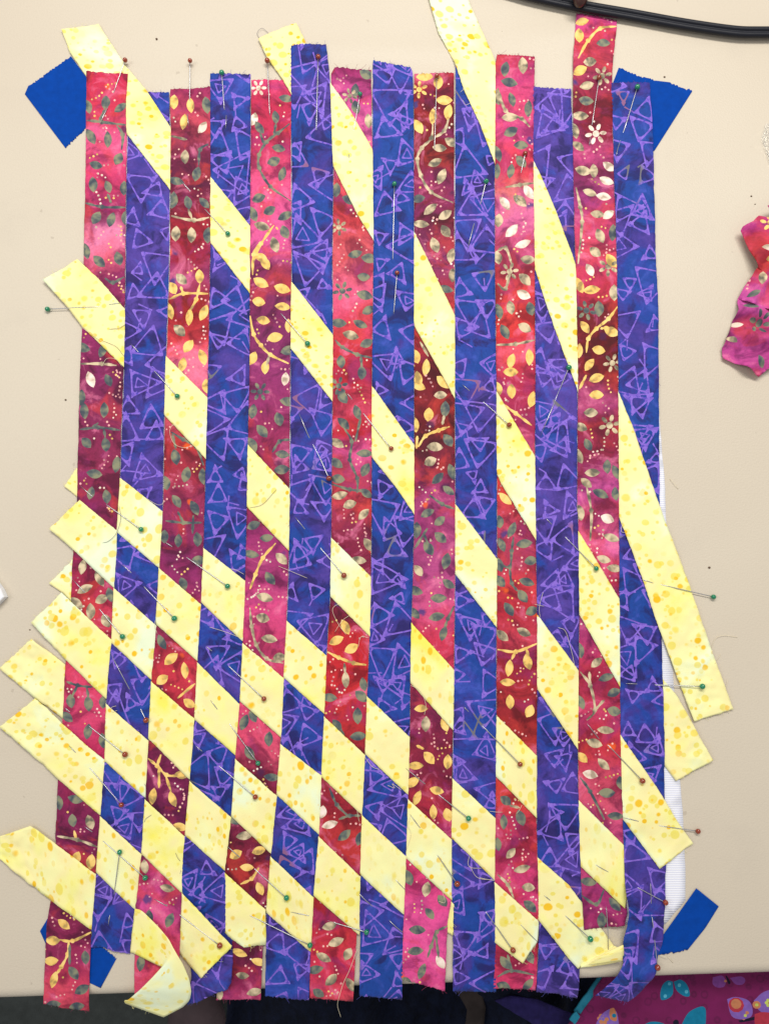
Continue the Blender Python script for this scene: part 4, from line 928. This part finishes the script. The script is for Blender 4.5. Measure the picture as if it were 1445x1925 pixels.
for it in TH_:
    ox, oy, sc_ = CR[it[0]]; xy = [(ox+it[k]/sc_, oy+it[k+1]/sc_) for k in range(2, len(it), 2)]
    tl.append((it[1], xy))
long_thread = ('w', [(450+640/2.89, 1400+1100/2.89), (450+600/2.89, 1400+1210/2.89), (450+560/2.89, 1400+1300/2.89), (450+532/2.89, 1400+1420/2.89), (450+545/2.89, 1400+1530/2.89)])
grp = {}
for c, xy in tl:
    m = xy[len(xy)//2]; grp.setdefault(coldesc(*m), []).append((c, xy))
for ci in grp: grp[ci].sort(key=lambda q_: q_[1][len(q_[1])//2][1])
for ci, items in grp.items():
    for k, (c, xy) in enumerate(items):
        pts = catmull(xy, 7); W = []
        for j, p in enumerate(pts):
            zz = surf(p[0], p[1])+0.0002+0.0009*math.sin(math.pi*j/(len(pts)-1))
            W.append(P(p[0], p[1])[:2]+(zz,))
        v, f = tube(W, 0.00014, 5)
        cn = 'cream' if c == 'w' else 'grey'
        where = ("lying off the left side of the weaving" if ci == -1 else "lying off the right side of the weaving" if ci == 14 else "in the %s column from the left" % ORD[ci])
        which = "only thread " if len(items) == 1 else ("topmost thread " if k == 0 else ("lowest thread " if k == len(items)-1 else "%s thread down " % ORD[k]))
        put(mesh_ob('loose_thread', v, f, [THR[c]]), "fine %s loose thread, %s%s" % (cn, which, where), 'thread', 'loose sewing threads')
pts = catmull(long_thread[1], 8)
W = [P(p[0], p[1])[:2]+(0.0030-max(0, (p[1]-1870))*0.00025,) for p in pts]
v, f = tube(W, 0.00016, 5); put(mesh_ob('loose_thread', v, f, [THR['w']]), "long cream thread hanging from the fourth red strip over the table edge", 'thread', 'loose sewing threads')

# ------------------------------------------------------------------ black cord and brown toggle at the top
CORD = simple('black_cord_rubber', (0.008, 0.009, 0.015, 1), 0.45, 0.3, bump=0.0002, bs=500)
cp = catmull([(900,-26),(960,-10),(1000,1),(1088,20),(1180,36),(1280,54),(1370,67),(1420,69),(1500,68)], 8)
cord = bpy.data.objects.new('power_cord', None); COL.objects.link(cord); put(cord, "black flat twin power cord running across the top right over the tall red strip", "cord")
for s in (-1, 1):
    W = []
    for k, p in enumerate(cp):
        a = cp[max(0, k-1)]; b = cp[min(len(cp)-1, k+1)]; t_ = (b-a)/np.linalg.norm(b-a); nn_ = np.array([-t_[1], t_[0]])
        q_ = p+nn_*5.0*s; W.append(P(q_[0], q_[1])[:2]+(0.0050,))
    v, f = tube(W, 0.0024, 14); put(mesh_ob('cord_core', v, f, [CORD]), parent=cord)
W = [P(p[0], p[1])[:2]+(0.0050,) for p in cp]
v, f = tube(W, 0.0013, 8); put(mesh_ob('cord_web', v, f, [CORD]), parent=cord)
BR = simple('dark_brown_plastic', L4((62, 34, 28)), 0.35, 0.5, var=0.3, scale=120)
W = []; rr = []
for k in range(15):
    t_ = k/14; 
    kx, ky = un(1087+14*(1-t_), 13-70*(1-t_), 0.0135); W.append((float(kx), float(ky), 0.0135)); rr.append(0.0072*math.sqrt(max(0.02, 1-max(0, (t_-0.55)/0.45)**2)))
v, f = tube(W, rr, 18); put(mesh_ob('brown_knob', v, f, [BR]), "rounded dark brown knob resting on the black cord at the top edge", "knob")

# ------------------------------------------------------------------ crumpled batik scrap, plastic, white paper, specks
scrap_stops = [(380,(225,80,145)),(430,(175,50,125)),(475,(200,55,95)),(505,(200,40,60)),(535,(180,60,130)),(590,(205,85,165)),(620,(150,38,108)),(660,(195,72,148)),(710,(185,60,135))]
SM_ = [red_base(20, scrap_stops), TONE['g'], TONE['c'], TONE['y'], TONE['w'], TONE['p']]
scrap = bpy.data.objects.new('batik_scrap', None); COL.objects.link(scrap); put(scrap, "crumpled magenta leaf batik scrap lying folded at the right edge of the table", "fabric scrap")
def S(x, y): return (1325+x/3.7, 200+y/3.7)
def flap(pts, leaves, zf, step=5):
    poly = []
    pp = [S(*p) for p in pts]
    for a, b in zip(pp, pp[1:]+pp[:1]): poly += jitter_edge([a, b], 0.25, 6)[:-1]
    ob = cdt_cloth('folded_flap', poly, leaves, step, SM_, zf, TI); solid(ob, 0.0004); put(ob, parent=scrap); return ob
lv = lambda x, y, a, t, s=1: (t, leafpoly(*S(x, y), a, 12.5*s, 6*s), None)
def flowerS(x, y, r, t):
    cx, cy = S(x, y); o_ = [(t, disc(cx, cy, r*0.3), None)]
    for k in range(6):
        an = 0.2+k*math.pi/3; o_.append((t, disc(cx+math.cos(an)*r*.68, cy+math.sin(an)*r*.68, r*.18, 9, 1.8, an), None))
    return o_
dots = [('p', disc(*S(x, y), 2, 7), None) for x, y in ((280,1235),(272,1260),(268,1285),(430,1205),(405,1222))]
wr = lambda x, y: 0.0018*np.sin(x*0.11+y*0.07)+0.0012*np.sin(x*0.05-y*0.16+1)
flap([(215,895),(225,870),(290,840),(330,800),(390,805),(520,830),(700,900),(700,1180),(380,1180),(330,1150)],
     flowerS(415,845,20,'y')+[lv(385,1030,5,'w',1.1),lv(420,1085,-20,'y',1.0)], lambda x, y: 0.0065+wr(x, y)+0.0045*np.clip((x-1385)/40, 0, 1)-0.004*np.clip((y-500)/20, 0, 1))
flap([(240,1290),(300,1190),(330,1150),(420,1080),(700,1050),(700,1460),(430,1450),(300,1400),(215,1345)],
     [lv(360,1222,100,'c',1.1),lv(300,1330,-20,'g'),lv(440,1285,40,'y')]+dots, lambda x, y: 0.009+0.7*wr(x*1.3, y*1.3)-0.004*np.clip((1408-x)/18, 0, 1))
flap([(215,1345),(300,1375),(450,1440),(700,1440),(700,1700),(500,1760),(350,1893),(250,1830),(110,1760),(103,1690),(160,1560),(205,1430)],
     flowerS(355,1520,22,'g')+[lv(200,1530,5,'w',.9),lv(160,1640,30,'c',.9),lv(350,1795,60,'g',1.1),lv(285,1412,15,'g')], lambda x, y: 0.0075+wr(x, y)-0.0045*np.clip((1395-x)/35, 0, 1)+0.002*np.sin(y*0.13))
flap([(378,745),(410,720),(460,708),(700,690),(700,860),(445,820)], [lv(440,740,-10,'g',1)], lambda x, y: 0.012+0.5*wr(x, y))
PL = NT('clear_plastic', 0.06, 0.5); PL.base((0.92, 0.94, 0.95, 1)); PL.b.inputs['Transmission Weight'].default_value = 0.85; PL.b.inputs['IOR'].default_value = 1.2; PL.b.inputs['Alpha'].default_value = 0.35
PL.bump(PL.noise(PL.obj(), 45, 2, 0.5), 0.002, 0.6)
pl = [(1436,236),(1452,228),(1500,225),(1500,350),(1460,345),(1443,305),(1428,262)]
ob = cdt_cloth('plastic_bag', pl, [], 4, [PL.m], lambda x, y: 0.003+0.0015*np.sin(x*.35+y*.1)*np.sin(y*.22), {}); solid(ob, 0.0003)
put(ob, "clear crinkled plastic bag corner at the right edge, above the magenta scrap", "plastic bag")
WP = simple('white_paper', (0.85, 0.86, 0.88, 1), 0.5, 0.4, var=0.03, scale=120)
def prism(pts, z0, z1, mat, name, bev=0.0006):
    n = len(pts); W0 = [P(*p)[:2] for p in pts]; cx = sum(p[0] for p in W0)/n; cy = sum(p[1] for p in W0)/n
    def sc__(k): return [((p[0]-cx)*k+cx, (p[1]-cy)*k+cy) for p in W0]
    v = [p+(z0,) for p in W0]+[p+(z1-bev,) for p in W0]+[p+(z1,) for p in sc__(0.93)]
    f = [(r*n+k, r*n+(k+1) % n, (r+1)*n+(k+1) % n, (r+1)*n+k) for r in range(2) for k in range(n)]+[tuple(range(2*n, 3*n))]
    return mesh_ob(name, v, f, [mat], smooth=False)
put(prism([(-30,1062),(0,1094),(10,1108),(16,1122),(0,1138),(-40,1170)][::-1], 0.0002, 0.0065, WP, 'folded_paper'), "small folded white paper packet corner at the left edge of the table", "paper")
LINT = simple('lint', L4((95, 72, 55)), 0.9)
specks = [(295,74,2.4,"brown lint speck on the table above the second red pin"),(124,752,1.8,"dark lint speck on the table left of the weaving"),(943,60,1.6,"lint speck between the steep yellow strip and the tall red strip"),
          (1248,145,1.8,"lint speck just above the top right blue tape"),(1411,369,1.8,"dark lint speck above the magenta scrap"),(1418,384,1.3,"small lint speck nearest above the magenta scrap"),(1332,1067,2.2,"dark lint fleck right of the weaving above a green pin"),(57,1184,1.3,"tiny fleck left of the jutting yellow ends")]
for x, y, r, lab in specks:
    v, f = sph(r*0.00042, 7, 5); v = [(a*random.uniform(.7, 1.4), b*random.uniform(.6, 1.2), c*0.5) for a, b, c in v]
    o_ = mesh_ob('lint_speck', v, f, [LINT]); p = P(x, y); o_.location = (p[0], p[1], r*0.0002); put(o_, lab, 'lint', 'bits of lint on the table')

# ------------------------------------------------------------------ below the table edge
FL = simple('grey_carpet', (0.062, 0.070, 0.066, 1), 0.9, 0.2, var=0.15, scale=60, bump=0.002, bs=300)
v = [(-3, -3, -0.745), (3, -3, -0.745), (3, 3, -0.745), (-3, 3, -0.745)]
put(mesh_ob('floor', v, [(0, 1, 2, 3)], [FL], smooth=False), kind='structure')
def below(name, pts, z, mat, label, cat, zf=None, step=12, shapes=(), ti={}, parent=None, mats=None):
    poly = []
    for a, b in zip(pts, pts[1:]+pts[:1]): poly += jitter_edge([a, b], 0.4, 10)[:-1]
    ob = cdt_cloth(name, poly, list(shapes), step, mats or [mat], (zf or (lambda x, y: z+0*x)), ti, zplane=z); solid(ob, 0.002)
    if parent is None: put(ob, label, cat)
    else: put(ob, parent=parent)
    return ob
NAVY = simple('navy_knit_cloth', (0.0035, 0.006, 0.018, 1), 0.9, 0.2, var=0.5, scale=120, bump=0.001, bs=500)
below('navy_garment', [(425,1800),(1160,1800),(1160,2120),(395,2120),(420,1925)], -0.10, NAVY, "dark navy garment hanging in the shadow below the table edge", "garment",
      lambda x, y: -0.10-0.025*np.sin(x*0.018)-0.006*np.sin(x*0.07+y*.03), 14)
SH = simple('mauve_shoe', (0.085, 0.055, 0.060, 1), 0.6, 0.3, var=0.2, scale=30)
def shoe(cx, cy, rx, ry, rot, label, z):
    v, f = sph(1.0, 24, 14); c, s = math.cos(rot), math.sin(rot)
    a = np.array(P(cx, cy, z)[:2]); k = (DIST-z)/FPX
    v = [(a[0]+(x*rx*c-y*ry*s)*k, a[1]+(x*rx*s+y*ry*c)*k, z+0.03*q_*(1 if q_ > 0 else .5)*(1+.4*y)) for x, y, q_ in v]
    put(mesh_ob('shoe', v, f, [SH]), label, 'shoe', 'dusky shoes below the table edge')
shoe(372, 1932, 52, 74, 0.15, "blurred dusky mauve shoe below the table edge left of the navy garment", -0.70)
SHL = below('trouser_edge', [(850,1850),(905,1862),(913,1895),(905,1960),(868,1960),(878,1900)], -0.085, simple('dusky_trim', (0.035, 0.026, 0.024, 1), 0.8, 0.2, var=0.3, scale=60), "dusky brown curved band on the navy garment below the fifth indigo strip", "trim")
PUR = simple('deep_purple_cloth', (0.022, 0.016, 0.095, 1), 0.9, 0.2, var=0.3, scale=120)
below('purple_strap', [(930,1882),(960,1873),(1010,1880),(1080,1910),(1150,1960),(1150,2010),(1000,1925)], -0.07, PUR, "deep purple cloth strap slanting below the table edge near the sixth indigo strip", "strap")
# butterfly print bag
t = NT('magenta_bubble_print', 0.8, 0.25); uv = t.uv(); v_ = t.node('ShaderNodeTexVoronoi'); v_.inputs['Scale'].default_value = 120; v_.inputs['Randomness'].default_value = 0.7; t.link(uv, v_.inputs['Vector'])
ring = t.math('MULTIPLY', t.rng(v_.outputs['Distance'], 0.20, 0.28), t.rng(v_.outputs['Distance'], 0.42, 0.34))
c = t.mix(t.math('MULTIPLY', ring, 0.55), L4((104, 16, 72)), L4((70, 9, 52))); c = t.mix(t.rng(t.noise(uv, 60, 3), 0.4, 0.7, 0, 0.25), c, L4((136, 28, 100))); t.base(c); cloth_bump(t, uv, 1.3); MG = t.m
def sim(n_, c_): return simple(n_, L4(c_), 0.8, 0.2, var=0.12, scale=300)
BM = [MG, sim('print_turquoise', (12, 112, 146)), sim('print_pale_blue', (80, 160, 185)), sim('print_lilac', (120, 62, 135)), sim('print_coral', (165, 48, 65)), sim('print_apricot', (180, 115, 80)), sim('print_black', (22, 16, 40)), sim('print_lime', (180, 190, 90)), sim('print_violet', (120, 88, 165))]
BT = {'t': 1, 'q': 2, 'l': 3, 'o': 4, 'a': 5, 'k': 6, 'm': 7, 'v': 8}
def G(x, y): return (1080+x/3.96, 1780+y/3.96)
def gp(tn, *xy): 
    pts = [G(xy[k], xy[k+1]) for k in range(0, len(xy), 2)]
    cl = catmull(pts+[pts[0]], 4)[:-1]; return (tn, [tuple(p) for p in cl], None)
def gd(tn, x, y, r): return (tn, disc(*G(x, y), r/3.96, 10), None)
def gfl(tn, x, y, r, cc):
    o_ = [(tn, disc(*G(x+math.cos(k*1.047)*r*.6, y+math.sin(k*1.047)*r*.6), r*.36/3.96, 8), None) for k in range(6)]
    return o_+[gd(cc, x, y, r*.3)]
bs = [gp('t',730,262,690,250,650,280,632,340,640,390,690,385,730,350),gp('t',735,262,790,250,840,290,862,370,820,375,760,330),gd('q',703,275,13),gd('q',670,365,14),gd('q',780,290,14),gd('q',835,342,14),
 gp('t',800,580,850,500,930,460,975,465,985,520,970,620,880,640),gp('t',500,570,560,548,640,560,700,600,700,640,510,640),gp('k',730,560,750,545,775,560,770,620,740,620),
 gp('l',1035,240,1100,225,1130,260,1120,305,1070,315,1035,290),gp('l',1160,240,1240,225,1270,250,1250,285,1200,285),gp('k',1128,225,1140,228,1165,275,1150,285),
 gp('v',1140,400,1200,380,1290,400,1320,460,1310,520,1240,545,1170,520),gd('o',1205,440,56),gd('a',1205,432,38),gd('o',1205,432,20)]
bs += gfl('a',1270,515,40,'m')+[gp('v',1330,400,1400,330,1500,310,1560,400,1500,470,1380,480),gd('a',1350,430,30),gd('m',1350,430,12)]+gfl('m',1440,410,36,'a')+[gp('k',1220,555,1300,530,1430,490,1440,515,1330,545,1240,568),gp('o',1335,500,1400,480,1500,500,1500,600,1350,590)]
bs += [gp('v',160,560,200,490,260,450,300,470,315,530,310,620,160,620)]+gfl('a',205,530,44,'m')+[gp('a',255,450,285,445,305,500,300,540,260,530,250,490),gd('t',285,500,16)]+[gd('l',1075,255,10),gd('a',1128,265,10)]
bag = bpy.data.objects.new('butterfly_print_bag', None); COL.objects.link(bag); put(bag, "magenta bag with turquoise butterfly print just below the table edge at lower right", "bag")
zb = -0.012
# the cloth is laid on a plane slightly below the table top, sloping away
bx = below('bag_panel', [(1168,1780),(1600,1760),(1600,2080),(1020,2080),(1062,1950),(1100,1885)], -0.034, MG, None, None, lambda x, y: -0.034-0.004*np.clip((1130-x)/50, 0, 3)-0.0025*np.sin(x*.02), 9, bs, BT, parent=bag, mats=BM)
TB = simple('teal_binding', L4((20, 110, 135)), 0.7, 0.3)
below('bag_binding', [(1150,1800),(1168,1800),(1104,1885),(1090,1905),(1078,1900)], -0.0355, TB, None, None, lambda x, y: -0.0345+0*x, 9, parent=bag)
below('bag_corner', [(1070,1918),(1083,1903),(1090,1912),(1080,1927)], -0.030, TB, None, None, lambda x, y: -0.0305+0*x, 4, parent=bag)
